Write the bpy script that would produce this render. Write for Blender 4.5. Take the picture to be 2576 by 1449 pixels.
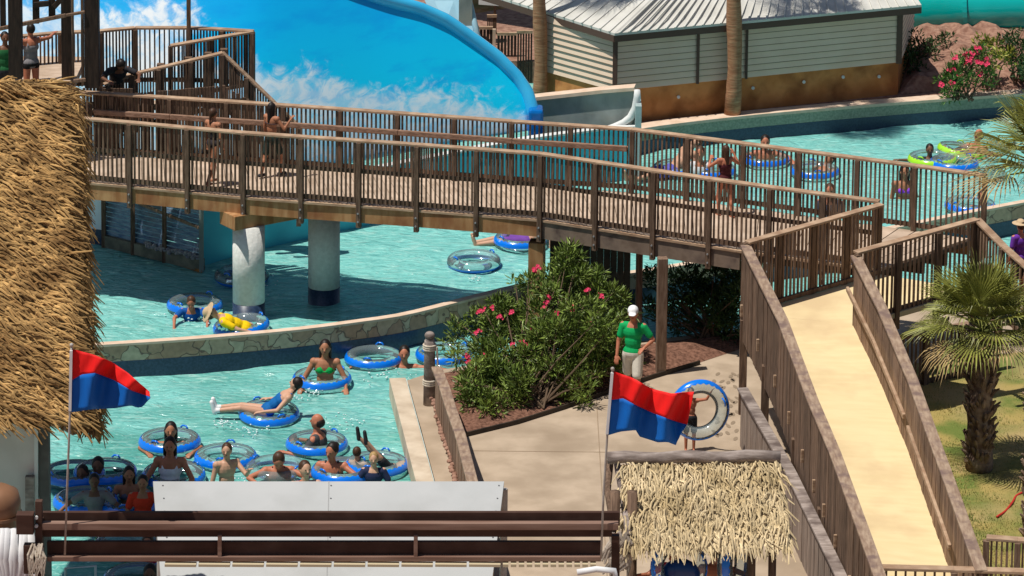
import bpy, bmesh, math, random
from mathutils import Vector as V, Matrix, noise
import numpy as np
random.seed(7)
rad = math.radians
SC = bpy.context.scene
for o in list(bpy.data.objects): bpy.data.objects.remove(o)
COL = SC.collection

# ---------------------------------------------------------------- camera, sky, sun
F = 9510.; V0 = F * math.tan(rad(8)); H = 21.5; PITCH = rad(10); ROLL = 0.01
fw = V((0, math.cos(PITCH), -math.sin(PITCH))); rt = V((1, 0, 0)); up = rt.cross(fw)
RX = rt * math.cos(ROLL) + up * math.sin(ROLL); UX = up * math.cos(ROLL) - rt * math.sin(ROLL)
cam = bpy.data.cameras.new("camera"); co = bpy.data.objects.new("camera", cam); COL.objects.link(co)
m3 = Matrix((RX, UX, -fw)).transposed()
co.matrix_world = Matrix.Translation((0, 0, H)) @ m3.to_4x4()
cam.sensor_width = 36; cam.lens = F / 2576 * 36; cam.shift_y = -V0 / 2576
cam.clip_start = 1; cam.clip_end = 3000
SC.camera = co
SUN_EL = 69; SUN_V = V((-1, -.42, 0)).normalized()
sd = SUN_V * math.cos(rad(SUN_EL)) + V((0, 0, math.sin(rad(SUN_EL))))
w = bpy.data.worlds.new("World"); SC.world = w; w.use_nodes = True
nt = w.node_tree; bg = nt.nodes['Background']
sk = nt.nodes.new('ShaderNodeTexSky'); sk.sky_type = 'NISHITA'; sk.sun_disc = False
sk.sun_elevation = rad(SUN_EL); sk.sun_rotation = math.atan2(sd.x, sd.y)
nt.links.new(sk.outputs[0], bg.inputs[0]); bg.inputs[1].default_value = 0.06
sl = bpy.data.lights.new("sun", 'SUN'); sl.energy = 4.6; sl.angle = rad(.5); sl.color = (1, .95, .86)
so = bpy.data.objects.new("sun", sl); COL.objects.link(so)
so.rotation_euler = sd.to_track_quat('Z', 'Y').to_euler()
SC.view_settings.view_transform = 'Standard'; SC.view_settings.look = 'None'
SC.view_settings.exposure = 0.0; SC.view_settings.gamma = 1

def ray(x, y):
    return fw + RX * ((x - 1288) / F) + UX * (-((y - 724.5) + V0) / F)
def at(x, y, z=0.):                       # where a sight line meets the height z
    d = ray(x, y); t = (z - H) / d.z; return V((d.x * t, d.y * t, z))
def atY(x, y, Y):                         # where it meets the upright plane at distance Y
    d = ray(x, y); t = Y / d.y; return V((d.x * t, Y, H + d.z * t))

# ---------------------------------------------------------------- materials
def lin(c):
    return tuple(((v / 255) / 12.92 if v / 255 <= .04045 else ((v / 255 + .055) / 1.055) ** 2.4) for v in c) + (1,)
MATS = {}
def mat(name, c1, c2=None, scale=8, stretch=(1, 1, 1), rough=.7, bump=0, island=0, spec=.3, detail=4, thr=(.35, .65), metal=0, coat=0, c3=None, s3=1.2, bscale=None):
    if name in MATS: return MATS[name]
    m = bpy.data.materials.new(name); m.use_nodes = True; n = m.node_tree.nodes; L = m.node_tree.links
    b = n['Principled BSDF']; b.inputs['Roughness'].default_value = rough
    b.inputs['Specular IOR Level'].default_value = spec; b.inputs['Metallic'].default_value = metal
    b.inputs['Coat Weight'].default_value = coat
    c1 = tuple(c1) + (1,); c2 = tuple(c2 or c1[:3]) + (1,) if c2 is None or len(c2) == 3 else c2
    tc = n.new('ShaderNodeTexCoord'); mp = n.new('ShaderNodeMapping'); L.new(tc.outputs['Object'], mp.inputs[0])
    mp.inputs['Scale'].default_value = stretch
    nz = n.new('ShaderNodeTexNoise'); nz.inputs['Scale'].default_value = scale; nz.inputs['Detail'].default_value = detail
    L.new(mp.outputs[0], nz.inputs[0])
    mr = n.new('ShaderNodeMapRange'); mr.inputs[1].default_value = thr[0]; mr.inputs[2].default_value = thr[1]
    L.new(nz.outputs[0], mr.inputs[0])
    mx = n.new('ShaderNodeMix'); mx.data_type = 'RGBA'; mx.inputs[6].default_value = c1; mx.inputs[7].default_value = c2
    L.new(mr.outputs[0], mx.inputs[0]); out = mx.outputs[2]
    if c3:
        n3 = n.new('ShaderNodeTexNoise'); n3.inputs['Scale'].default_value = s3; n3.inputs['Detail'].default_value = 6
        L.new(tc.outputs['Object'], n3.inputs[0])
        r3 = n.new('ShaderNodeMapRange'); r3.inputs[1].default_value = .48; r3.inputs[2].default_value = .68
        L.new(n3.outputs[0], r3.inputs[0])
        x3 = n.new('ShaderNodeMix'); x3.data_type = 'RGBA'; L.new(r3.outputs[0], x3.inputs[0])
        L.new(out, x3.inputs[6]); x3.inputs[7].default_value = tuple(c3) + (1,); out = x3.outputs[2]
    if island:
        g = n.new('ShaderNodeNewGeometry'); hs = n.new('ShaderNodeHueSaturation')
        r2 = n.new('ShaderNodeMapRange'); L.new(g.outputs['Random Per Island'], r2.inputs[0])
        r2.inputs[3].default_value = 1 - island; r2.inputs[4].default_value = 1 + island
        L.new(r2.outputs[0], hs.inputs['Value']); L.new(out, hs.inputs['Color']); out = hs.outputs[0]
    L.new(out, b.inputs['Base Color'])
    if bump:
        bp = n.new('ShaderNodeBump'); bp.inputs['Strength'].default_value = bump; bp.inputs['Distance'].default_value = .02
        if bscale:
            nb = n.new('ShaderNodeTexNoise'); nb.inputs['Scale'].default_value = bscale; nb.inputs['Detail'].default_value = 3
            L.new(mp.outputs[0], nb.inputs[0]); L.new(nb.outputs[0], bp.inputs['Height'])
        else: L.new(nz.outputs[0], bp.inputs['Height'])
        L.new(bp.outputs[0], b.inputs['Normal'])
    MATS[name] = m; return m
WOOD_D = mat('dark weathered wood', (.09, .054, .035), (.19, .12, .08), 5, (6, 6, .8), .8, .4, island=.28)
WOOD_M = mat('brown weathered wood', (.165, .095, .06), (.27, .18, .125), 5, (6, 6, .8), .8, .4, island=.25)
WOOD_T = mat('sun bleached rail wood', (.30, .185, .115), (.45, .315, .21), 4, (1.2, 1.2, 5), .8, .4, island=.12)
WOOD_G = mat('grey weathered wood', (.19, .15, .13), (.36, .30, .27), 4, (1, 4, 4), .85, .4, island=.15, c3=(.12, .09, .08), s3=3)
FASC = mat('stained plywood fascia', (.30, .135, .05), (.46, .26, .12), 3, (3, 3, .6), .75, .2, c3=(.24, .09, .035), s3=1.6)
FASC_G = mat('grey plywood fascia', (.16, .11, .08), (.30, .225, .17), 3, (1, 1, 1), .8, .2, c3=(.09, .06, .05), s3=3)
DECK = mat('pale deck boards', (.42, .31, .23), (.55, .42, .32), 3, (1, 6, 1), .85, .15, c3=(.36, .26, .18), s3=2)
RAMP = mat('sand coated ramp deck', (.69, .55, .31), (.75, .60, .35), 1.5, (1, 5, 1), .85, .1, c3=(.60, .45, .26), s3=.9)
BOLT = mat('galvanised bolt', (.35, .35, .36), rough=.5, metal=.4)
PATH = mat('tan concrete', (.37, .285, .205), (.46, .36, .265), 2.6, rough=.9, bump=.15, c3=(.31, .235, .165), s3=.8, detail=8)
COPE = mat('pale stone coping', (.60, .44, .32), (.70, .54, .42), 5, rough=.85, bump=.3)
MULCH = mat('brown mulch', (.10, .045, .028), (.24, .12, .08), 18, rough=.95, bump=1, detail=8)
EARTH = mat('rough pinkish soil', (.20, .10, .07), (.36, .21, .15), 9, rough=.95, bump=.8, detail=8)
NAVY = mat('navy mosaic tile', (.012, .028, .065), (.03, .055, .11), 25, rough=.35, spec=.5)
TEAL = mat('teal painted wall', (.06, .45, .58), (.08, .52, .64), 1.2, rough=.5)
WHITEP = mat('off white paint', (.62, .63, .62), (.72, .73, .72), 2, rough=.6)
GREYW = mat('stained grey concrete', (.20, .23, .22), (.34, .37, .35), 2.5, (1, 1, .6), .8, .2, c3=(.30, .32, .28), s3=2)
COLM = mat('pier white stucco', (.60, .60, .57), (.70, .70, .67), 14, rough=.85, bump=.5)
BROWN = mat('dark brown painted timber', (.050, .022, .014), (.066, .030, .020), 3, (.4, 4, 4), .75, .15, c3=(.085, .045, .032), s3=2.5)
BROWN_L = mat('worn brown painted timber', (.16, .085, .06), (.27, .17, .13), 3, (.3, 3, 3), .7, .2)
SIDING = mat('beige lap siding', (.74, .56, .42), (.78, .61, .47), 2, rough=.7)
PLY = mat('orange plywood', (.50, .19, .055), (.62, .27, .09), 2.5, (1, 1, 1), .8, .1, c3=(.28, .10, .03), s3=1.5)
TRIM = mat('brown trim', (.10, .06, .045), rough=.7)
ROOFW = mat('white ribbed roof metal', (.52, .51, .47), (.60, .59, .55), 2, rough=.55)
FLUME = mat('teal fibreglass', (.0, .36, .34), (.0, .42, .40), 1, rough=.15, spec=.6, coat=.5)
PALEBLUE = mat('pale blue fibreglass', (.30, .52, .66), (.36, .58, .70), 2, rough=.35)
THATCH = mat('golden palm thatch', (.21, .115, .04), (.55, .34, .13), 2.2, (1, 1, 1), .85, island=.42)
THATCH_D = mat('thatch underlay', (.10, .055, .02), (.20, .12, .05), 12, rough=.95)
THATCH_P = mat('pale raffia thatch', (.46, .35, .19), (.66, .53, .33), 2.5, rough=.85, island=.3)
LEAF = mat('oleander leaf', (.075, .125, .018), (.20, .27, .05), 2.5, rough=.5, island=.5, spec=.4)
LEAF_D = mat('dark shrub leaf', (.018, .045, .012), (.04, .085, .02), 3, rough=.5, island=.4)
LEAF_Y = mat('croton yellow leaf', (.30, .28, .04), (.16, .20, .03), 3, rough=.5, island=.4)
PALML = mat('palm leaflet', (.16, .17, .035), (.27, .28, .06), 3, rough=.45, island=.4, spec=.4)
PALMD = mat('dry palm leaflet', (.30, .20, .08), (.44, .32, .15), 3, rough=.8, island=.3)
BARK = mat('palm trunk bark', (.16, .10, .07), (.34, .25, .18), 9, rough=.95, bump=.8, island=.35)
BARK_R = mat('ringed palm bark', (.26, .12, .06), (.40, .22, .12), 5, (1, 1, 6), .9, .5)
TWIG = mat('shrub stem', (.12, .08, .05), rough=.9)
PINK = mat('pink blossom', (.75, .045, .13), (.55, .02, .07), 9, rough=.6, island=.25)
RED = mat('red flag cloth', (.80, .010, .008), (.68, .006, .006), 3, rough=.7)
BLUE = mat('blue flag cloth', (.0, .10, .42), (.0, .12, .48), 3, rough=.7)
POLE = mat('grey metal pole', (.42, .39, .36), (.30, .25, .22), 6, rough=.5)
TUBEB = mat('blue vinyl', (.0, .17, .78), (.0, .20, .84), 3, rough=.2, spec=.6, coat=.6)
TUBEG = mat('lime vinyl', (.36, .75, .02), (.42, .80, .05), 3, rough=.2, spec=.6, coat=.6)
ROPE = mat('pale rope', (.50, .42, .33), (.62, .55, .45), 20, rough=.95)
CLOTHW = mat('white cloth', (.74, .74, .74), (.66, .66, .68), 6, rough=.8)
WALLW = mat('cream painted siding', (.60, .56, .52), (.66, .62, .58), 3, rough=.7)
GREYD = mat('grey corner board', (.11, .10, .095), (.16, .15, .14), 5, rough=.8)
CREAM = mat('cream edge blocks', (.50, .42, .28), rough=.8)
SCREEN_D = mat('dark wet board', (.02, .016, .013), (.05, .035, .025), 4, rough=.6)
HOSE = mat('red hose rubber', (.5, .03, .02), rough=.5)
PLAST = mat('brown plastic', (.22, .11, .055), (.26, .13, .07), 3, rough=.5)
EYE = mat('eye dark', (.01, .008, .006), rough=.3); LIP = mat('lip', (.30, .07, .06), rough=.6)

def vinyl():
    m = bpy.data.materials.new('clear vinyl'); m.use_nodes = True; n = m.node_tree.nodes; L = m.node_tree.links
    n.remove(n['Principled BSDF']); o = n['Material Output']
    t = n.new('ShaderNodeBsdfTransparent'); t.inputs[0].default_value = (.90, .96, .975, 1)
    g = n.new('ShaderNodeBsdfGlossy'); g.inputs['Roughness'].default_value = .08
    fr = n.new('ShaderNodeLayerWeight'); fr.inputs[0].default_value = .35
    d = n.new('ShaderNodeBsdfDiffuse'); d.inputs[0].default_value = (.72, .88, .92, 1)
    a = n.new('ShaderNodeMixShader'); a.inputs[0].default_value = .14; L.new(t.outputs[0], a.inputs[1]); L.new(d.outputs[0], a.inputs[2])
    b = n.new('ShaderNodeMixShader'); L.new(fr.outputs['Fresnel'], b.inputs[0]); L.new(a.outputs[0], b.inputs[1]); L.new(g.outputs[0], b.inputs[2])
    L.new(b.outputs[0], o.inputs[0]); return m
VINYL = vinyl()

def water_mat():
    m = bpy.data.materials.new('pool water'); m.use_nodes = True; n = m.node_tree.nodes; L = m.node_tree.links
    b = n['Principled BSDF']; tc = n.new('ShaderNodeTexCoord')
    def nz(scale, st, det=4, dist=0):
        mp = n.new('ShaderNodeMapping'); mp.inputs['Scale'].default_value = st; L.new(tc.outputs['Object'], mp.inputs[0])
        mp.inputs['Rotation'].default_value = (0, 0, .25)
        k = n.new('ShaderNodeTexNoise'); k.inputs['Scale'].default_value = scale; k.inputs['Detail'].default_value = det
        k.inputs['Distortion'].default_value = dist; L.new(mp.outputs[0], k.inputs[0]); return k.outputs[0]
    def rng(x, a, c, lo=0, hi=1):
        r = n.new('ShaderNodeMapRange'); r.inputs[1].default_value = a; r.inputs[2].default_value = c
        r.inputs[3].default_value = lo; r.inputs[4].default_value = hi; L.new(x, r.inputs[0]); return r.outputs[0]
    def mixc(f, a, c):
        x = n.new('ShaderNodeMix'); x.data_type = 'RGBA'; L.new(f, x.inputs[0])
        for s, k in ((a, 6), (c, 7)):
            if isinstance(s, tuple): x.inputs[k].default_value = s + (1,)
            else: L.new(s, x.inputs[k])
        return x.outputs[2]
    sep = n.new('ShaderNodeSeparateXYZ'); L.new(tc.outputs['Object'], sep.inputs[0])
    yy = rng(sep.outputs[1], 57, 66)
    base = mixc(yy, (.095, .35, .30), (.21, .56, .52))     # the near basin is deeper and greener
    base = mixc(rng(nz(.5, (1, 1.6, 1), 3, .6), .42, .66), base, (.22, .57, .53))
    base = mixc(rng(nz(2.6, (1, 2.2, 1), 7, 1.2), .52, .74, 0, .75), base, (.44, .70, .64))  # churned bubbles
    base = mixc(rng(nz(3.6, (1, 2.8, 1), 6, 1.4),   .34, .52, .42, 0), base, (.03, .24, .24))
    base = mixc(rng(nz(6, (1, 3, 1), 5, 2.2), .60, .74, 0, .7), base, (.50, .74, .68))
    L.new(base, b.inputs['Base Color']); b.inputs['Roughness'].default_value = .18; b.inputs['IOR'].default_value = 1.33
    b.inputs['Specular IOR Level'].default_value = .5
    ad = n.new('ShaderNodeMath'); ad.operation = 'MULTIPLY_ADD'; ad.inputs[1].default_value = .14
    L.new(nz(9, (1, 2.4, 1), 3, .5), ad.inputs[0]); L.new(nz(1.9, (1, 2.2, 1), 3, 1.6), ad.inputs[2])
    bp = n.new('ShaderNodeBump'); bp.inputs['Strength'].default_value = .65; bp.inputs['Distance'].default_value = .15
    L.new(ad.outputs[0], bp.inputs['Height']); L.new(bp.outputs[0], b.inputs['Normal'])
    return m

def stone_mat():
    m = bpy.data.materials.new('flagstone facing'); m.use_nodes = True; n = m.node_tree.nodes; L = m.node_tree.links
    b = n['Principled BSDF']; b.inputs['Roughness'].default_value = .85; tc = n.new('ShaderNodeTexCoord')
    v = n.new('ShaderNodeTexVoronoi'); v.inputs['Scale'].default_value = 3.0; v.feature = 'DISTANCE_TO_EDGE'
    v2 = n.new('ShaderNodeTexVoronoi'); v2.inputs['Scale'].default_value = 3.0
    wn = n.new('ShaderNodeTexNoise'); wn.inputs['Scale'].default_value = 3; L.new(tc.outputs['Object'], wn.inputs[0])
    va = n.new('ShaderNodeVectorMath'); va.operation = 'MULTIPLY_ADD'; va.inputs[1].default_value = (.5, .5, .5); L.new(wn.outputs['Color'], va.inputs[0]); L.new(tc.outputs['Object'], va.inputs[2])
    for k in (v, v2): L.new(va.outputs[0], k.inputs[0])
    hs = n.new('ShaderNodeMix'); hs.data_type = 'RGBA'; hs.inputs[6].default_value = (.62, .34, .22, 1); hs.inputs[7].default_value = (.85, .66, .46, 1)
    sx = n.new('ShaderNodeSeparateXYZ'); L.new(v2.outputs['Color'], sx.inputs[0]); L.new(sx.outputs[0], hs.inputs[0])
    nz = n.new('ShaderNodeTexNoise'); nz.inputs['Scale'].default_value = 9; nz.inputs['Detail'].default_value = 6
    L.new(tc.outputs['Object'], nz.inputs[0])
    m2 = n.new('ShaderNodeMix'); m2.data_type = 'RGBA'; m2.blend_type = 'MULTIPLY'; m2.inputs[0].default_value = .6
    L.new(hs.outputs[2], m2.inputs[6]); L.new(nz.outputs[0], m2.inputs[7])
    r = n.new('ShaderNodeMapRange'); r.inputs[2].default_value = .035; L.new(v.outputs[0], r.inputs[0])
    x = n.new('ShaderNodeMix'); x.data_type = 'RGBA'; x.inputs[6].default_value = (.20, .13, .10, 1)
    L.new(r.outputs[0], x.inputs[0]); L.new(m2.outputs[2], x.inputs[7]); L.new(x.outputs[2], b.inputs['Base Color'])
    bp = n.new('ShaderNodeBump'); bp.inputs['Strength'].default_value = .6; bp.inputs['Distance'].default_value = .04
    L.new(r.outputs[0], bp.inputs['Height']); L.new(bp.outputs[0], b.inputs['Normal']); return m
STONE = stone_mat()

def mural_mat():
    """a printed picture of sky and foam on the fibreglass wave wall"""
    m = bpy.data.materials.new('wave wall print'); m.use_nodes = True; n = m.node_tree.nodes; L = m.node_tree.links
    b = n['Principled BSDF']; b.inputs['Roughness'].default_value = .3; b.inputs['Coat Weight'].default_value = .3
    uv = n.new('ShaderNodeUVMap'); uv.uv_map = 'UVMap'; sp = n.new('ShaderNodeSeparateXYZ'); L.new(uv.outputs[0], sp.inputs[0])
    def nz(scale, det, st=(1, 1, 1), dist=0):
        mp = n.new('ShaderNodeMapping'); mp.inputs['Scale'].default_value = st; L.new(uv.outputs[0], mp.inputs[0])
        k = n.new('ShaderNodeTexNoise'); k.inputs['Scale'].default_value = scale; k.inputs['Detail'].default_value = det
        k.inputs['Roughness'].default_value = .62; k.inputs['Distortion'].default_value = dist
        L.new(mp.outputs[0], k.inputs[0]); return k.outputs[0]
    def M(op, a, c=None):
        k = n.new('ShaderNodeMath'); k.operation = op
        for i, s in enumerate((a, c)):
            if s is None: continue
            if isinstance(s, (int, float)): k.inputs[i].default_value = s
            else: L.new(s, k.inputs[i])
        return k.outputs[0]
    def rng(x, a, c, lo=0, hi=1):
        r = n.new('ShaderNodeMapRange'); r.interpolation_type = 'SMOOTHSTEP'
        for i, q in enumerate((a, c, lo, hi)): r.inputs[i + 1].default_value = q
        L.new(x, r.inputs[0]); return r.outputs[0]
    def mixc(f, a, c):
        x = n.new('ShaderNodeMix'); x.data_type = 'RGBA'; L.new(f, x.inputs[0])
        for s, k in ((a, 6), (c, 7)):
            if isinstance(s, tuple): x.inputs[k].default_value = s + (1,)
            else: L.new(s, x.inputs[k])
        return x.outputs[2]
    U, W = sp.outputs[0], sp.outputs[1]        # U metres along the wall, W metres up it
    c = mixc(rng(W, .6, 4.2), (.0, .60, .92), (.0, .36, .85))
    c = mixc(rng(nz(.7, 4, (1, 3, 1)), .45, .7, 0, .5), c, (.0, .30, .80))
    # foam band low on the wall
    big = nz(.9, 9, (1, 1.2, 1), .5); fine = nz(3.0, 9, (1, 1.3, 1), .8)
    e = M('ADD', W, M('MULTIPLY', M('SUBTRACT', U, 5.4), .26)); e = M('ADD', e, M('MULTIPLY', M('SUBTRACT', big, .5), -1.3)); e = M('ADD', e, M('MULTIPLY', M('SUBTRACT', fine, .5), -.9))
    top = rng(e, 1.75, 2.15, 1, 0)
    c = mixc(M('MULTIPLY', top, rng(fine, .38, .62, .45, .95)), c, (.70, .82, .90))
    # cloud high on the left part
    d = M('ADD', M('ABSOLUTE', M('SUBTRACT', U, 3.0)), M('MULTIPLY', M('ABSOLUTE', M('SUBTRACT', W, 2.7)), 1.2))
    d = M('ADD', d, M('MULTIPLY', M('SUBTRACT', big, .5), -3.5)); d = M('ADD', d, M('MULTIPLY', M('SUBTRACT', fine, .5), -1.5))
    c = mixc(M('MULTIPLY', rng(d, .7, 1.5, 1, 0), rng(fine, .36, .62, .35, 1)), c, (.82, .88, .92))
    L.new(c, b.inputs['Base Color']); return m

# ---------------------------------------------------------------- mesh helpers
class MB:
    def __init__(s): s.v = []; s.f = []
    def quad(s, *p):
        k = len(s.v); s.v += [tuple(q) for q in p]; s.f.append(tuple(range(k, k + len(p)))); return s
    def hexa(s, b4, t4):
        k = len(s.v); s.v += [tuple(q) for q in b4] + [tuple(q) for q in t4]
        s.f += [(k + 3, k + 2, k + 1, k), (k + 4, k + 5, k + 6, k + 7)] + [(k + i, k + (i + 1) % 4, k + 4 + (i + 1) % 4, k + 4 + i) for i in range(4)]; return s
    def box(s, c, sx, sy, sz, rz=0, ax=None):
        c = V(c); X = V((math.cos(rz), math.sin(rz), 0)) if ax is None else V(ax).normalized(); Y = V((-X.y, X.x, 0)).normalized()
        a, b, d = X * (sx / 2), Y * (sy / 2), V((0, 0, sz / 2))
        q = [-a - b, a - b, a + b, -a + b]
        return s.hexa([c + i - d for i in q], [c + i + d for i in q])
    def beam(s, p, q, wd, ht, upv=(0, 0, 1)):
        p, q = V(p), V(q); d = (q - p).normalized(); u = V(upv); sd_ = d.cross(u)
        if sd_.length < 1e-4: sd_ = d.cross(V((0, 1, 0)))
        sd_.normalize(); u2 = sd_.cross(d).normalized(); a = sd_ * (wd / 2); b = u2 * (ht / 2)
        return s.hexa([p - a - b, p + a - b, p + a + b, p - a + b], [q - a - b, q + a - b, q + a + b, q - a + b])
    def prism(s, pts, z0, z1):
        n = len(pts); k = len(s.v); zt = z1 if hasattr(z1, '__len__') else [z1] * n; zb = z0 if hasattr(z0, '__len__') else [z0] * n
        s.v += [(p[0], p[1], z) for p, z in zip(pts, zb)] + [(p[0], p[1], z) for p, z in zip(pts, zt)]
        ar = sum(pts[i][0] * pts[(i + 1) % n][1] - pts[(i + 1) % n][0] * pts[i][1] for i in range(n))
        fs = [tuple(range(k + n - 1, k - 1, -1)), tuple(range(k + n, k + 2 * n))] + [(k + i, k + (i + 1) % n, k + n + (i + 1) % n, k + n + i) for i in range(n)]
        if ar < 0: fs = [tuple(reversed(f)) for f in fs]
        s.f += fs; return s
    def tube(s, pts, r, n=8, cap=True):
        pts = [V(p) for p in pts]; rs = r if hasattr(r, '__len__') else [r] * len(pts); k = len(s.v); last = None
        for i, p in enumerate(pts):
            d = (pts[min(i + 1, len(pts) - 1)] - pts[max(i - 1, 0)]).normalized()
            if last is None: a = d.orthogonal().normalized()
            else:
                a = (last - d * last.dot(d)); a = a.normalized() if a.length > 1e-5 else d.orthogonal().normalized()
            last = a; b = d.cross(a)
            s.v += [tuple(p + (a * math.cos(6.28318 * j / n) + b * math.sin(6.28318 * j / n)) * rs[i]) for j in range(n)]
        for i in range(len(pts) - 1):
            for j in range(n):
                s.f.append((k + i * n + j, k + i * n + (j + 1) % n, k + (i + 1) * n + (j + 1) % n, k + (i + 1) * n + j))
        if cap: s.f += [tuple(range(k + n - 1, k - 1, -1)), tuple(range(k + (len(pts) - 1) * n, k + len(pts) * n))]
        return s
    def ell(s, c, rx, ry, rz, B=None, nu=14, nv=9):
        c = V(c); B = B or (V((1, 0, 0)), V((0, 1, 0)), V((0, 0, 1))); k = len(s.v)
        s.v.append(tuple(c - B[2] * rz))
        for i in range(1, nv):
            t = math.pi * i / nv
            for j in range(nu):
                a = 6.28318 * j / nu
                s.v.append(tuple(c + B[0] * rx * math.sin(t) * math.cos(a) + B[1] * ry * math.sin(t) * math.sin(a) - B[2] * rz * math.cos(t)))
        s.v.append(tuple(c + B[2] * rz)); e = len(s.v) - 1
        for j in range(nu):
            s.f.append((k, k + 1 + (j + 1) % nu, k + 1 + j)); s.f.append((e, e - nu + j, e - nu + (j + 1) % nu))
        for i in range(nv - 2):
            for j in range(nu):
                a = k + 1 + i * nu; s.f.append((a + j, a + (j + 1) % nu, a + nu + (j + 1) % nu, a + nu + j))
        return s
    def cap(s, a, b, ra, rb):
        a, b = V(a), V(b); d = (b - a); Ln = d.length; d.normalize(); pts = []; rs = []
        for t in (80, 50, 20): pts.append(a - d * ra * math.sin(rad(t))); rs.append(ra * math.cos(rad(t)))
        for t in (0, .5, 1): pts.append(a + d * Ln * t); rs.append(ra + (rb - ra) * t)
        for t in (20, 50, 80): pts.append(b + d * rb * math.sin(rad(t))); rs.append(rb * math.cos(rad(t)))
        return s.tube(pts, rs, 12)
    def build(s, name, m, parent=None, smooth=False, bevel=0):
        me = bpy.data.meshes.new(name); me.from_pydata(s.v, [], s.f); me.materials.append(m); me.update()
        if smooth: me.polygons.foreach_set('use_smooth', [True] * len(me.polygons))
        o = bpy.data.objects.new(name, me); COL.objects.link(o)
        if parent:
            o.parent = parent; o.matrix_parent_inverse = Matrix.Translation(-parent.location)
        if bevel:
            k = o.modifiers.new('b', 'BEVEL'); k.width = bevel; k.segments = 2; k.limit_method = 'ANGLE'
        return o
def tag(o, label=None, cat=None, group=None, kind=None):
    if label: o['label'] = label
    if cat: o['category'] = cat
    if group: o['group'] = group
    if kind: o['kind'] = kind
    return o
def thing(name, label, cat, loc, group=None):
    o = bpy.data.objects.new(name, None); COL.objects.link(o); o.location = V(loc); o.empty_display_size = .1
    return tag(o, label, cat, group)
def lerp(pl, x):
    for a, b in zip(pl, pl[1:]):
        if x <= b[0]: break
    t = (x - a[0]) / (b[0] - a[0]); return a[1] + (b[1] - a[1]) * t

# ---------------------------------------------------------------- setting: ground, water, land
g = MB(); g.quad((-900, -300, -1.3), (900, -300, -1.3), (900, 1500, -1.3), (-900, 1500, -1.3)); tag(g.build('ground', EARTH), kind='structure')
# water sheet with real waves
xs = np.arange(-11, 16, .11); ys = np.arange(46, 84, .13)
X, Y = np.meshgrid(xs, ys)
def wv(X, Y):
    z = 0
    for (a, k, th, ph) in ((.012, 2.1, .3, 0), (.010, 3.7, 1.2, 1), (.008, 5.3, 2.2, 2), (.006, 8.2, .8, 3), (.006, 7.1, 1.9, 5), (.004, 12.5, 1.4, 4), (.004, 14.0, 2.6, 1)):
        z = z + a * np.sin(k * (X * math.cos(th) + Y * math.sin(th)) + ph + 1.5 * np.sin(.9 * X + .7 * Y + ph))
    return z
Z = wv(X, Y); nx, ny = len(xs), len(ys)
vv = np.stack([X.ravel(), Y.ravel(), Z.ravel()], 1)
idx = np.arange(nx * ny).reshape(ny, nx)
ff = np.stack([idx[:-1, :-1].ravel(), idx[:-1, 1:].ravel(), idx[1:, 1:].ravel(), idx[1:, :-1].ravel()], 1)
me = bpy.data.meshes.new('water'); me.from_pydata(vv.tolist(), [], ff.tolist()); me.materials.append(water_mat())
me.polygons.foreach_set('use_smooth', [True] * len(me.polygons)); wo = bpy.data.objects.new('water', me); COL.objects.link(wo); tag(wo, kind='structure')

# near land: path slab
bank = [(1023, 957), (1110, 930), (1400, 884), (1740, 843), (2200, 792), (2576, 742), (3100, 680)]
left = [(1023, 957), (1060, 1080), (1092, 1212), (1160, 1449), (1300, 2000)]
LAND = [at(x, y, .3) for x, y in reversed(left)] + [at(x, y, .3) for x, y in bank[1:]]
LAND += [V((30, 60, .3)), V((30, 20, .3)), V((LAND[0].x, 20, .3))]
tag(MB().prism(LAND, -1.2, .3).build('path', PATH), kind='structure')
for (xa, ya, xb, yb) in ((1188, 1134, 1862, 1141), (1215, 1330, 1900, 1340), (1500, 1000, 1530, 1500)):
    j_ = MB().beam(at(xa, ya, .302), at(xb, yb, .302), .014, .006).build('pavement', mat('joint filler', (.30, .22, .15), rough=.9)); tag(j_, kind='structure')
# far bank
farw = [(1480, 352), (1615, 322), (1800, 298), (2000, 278), (2200, 261), (2400, 246), (2576, 234), (2900, 215)]
FB = [at(x, y, .55) for x, y in farw]
tag(MB().prism([V((p.x, p.y + .25, 0)) for p in FB] + [V((60, 83, 0)), V((60, 200, 0)), V((-60, 200, 0)), V((-60, 84, 0)), V((2.0, 80.5, 0))], -1.2, .5).build('terrain', EARTH), kind='structure')

def wallrun(name, label, pts, layers, parent=None, cat='wall'):
    """layers: (part, material, z0, z1, near offset, thickness)"""
    t = thing(name, label, cat, (pts[0].x, pts[0].y, 0))
    n = len(pts)
    nor = []
    for i in range(n):
        d = (pts[min(i + 1, n - 1)] - pts[max(i - 1, 0)]); d.z = 0; d.normalize(); nor.append(V((-d.y, d.x, 0)))
    for (pn, m, z0, z1, off, th) in layers:
        a = [p - q * off for p, q in zip(pts, nor)]; b = [p + q * (th - off) for p, q in zip(pts, nor)]
        mb = MB()
        for i in range(n - 1): mb.hexa([V((*k.xy, z0)) for k in (a[i], a[i + 1], b[i + 1], b[i])], [V((*k.xy, z1)) for k in (a[i], a[i + 1], b[i + 1], b[i])])
        o = mb.build(pn, m, t)
    return t
def smoothline(pl, step=40):
    out = []; n = len(pl)
    for i in range(n - 1):
        p0, p1, p2, p3 = pl[max(i - 1, 0)], pl[i], pl[i + 1], pl[min(i + 2, n - 1)]
        k = max(2, int(abs(p2[0] - p1[0]) / step))
        for j in range(k):
            t = j / k
            out.append(tuple(.5 * ((2 * p1[c]) + (-p0[c] + p2[c]) * t + (2 * p0[c] - 5 * p1[c] + 4 * p2[c] - p3[c]) * t * t + (-p0[c] + 3 * p1[c] - 3 * p2[c] + p3[c]) * t ** 3) for c in (0, 1)))
    out.append(pl[-1]); return out
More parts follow.
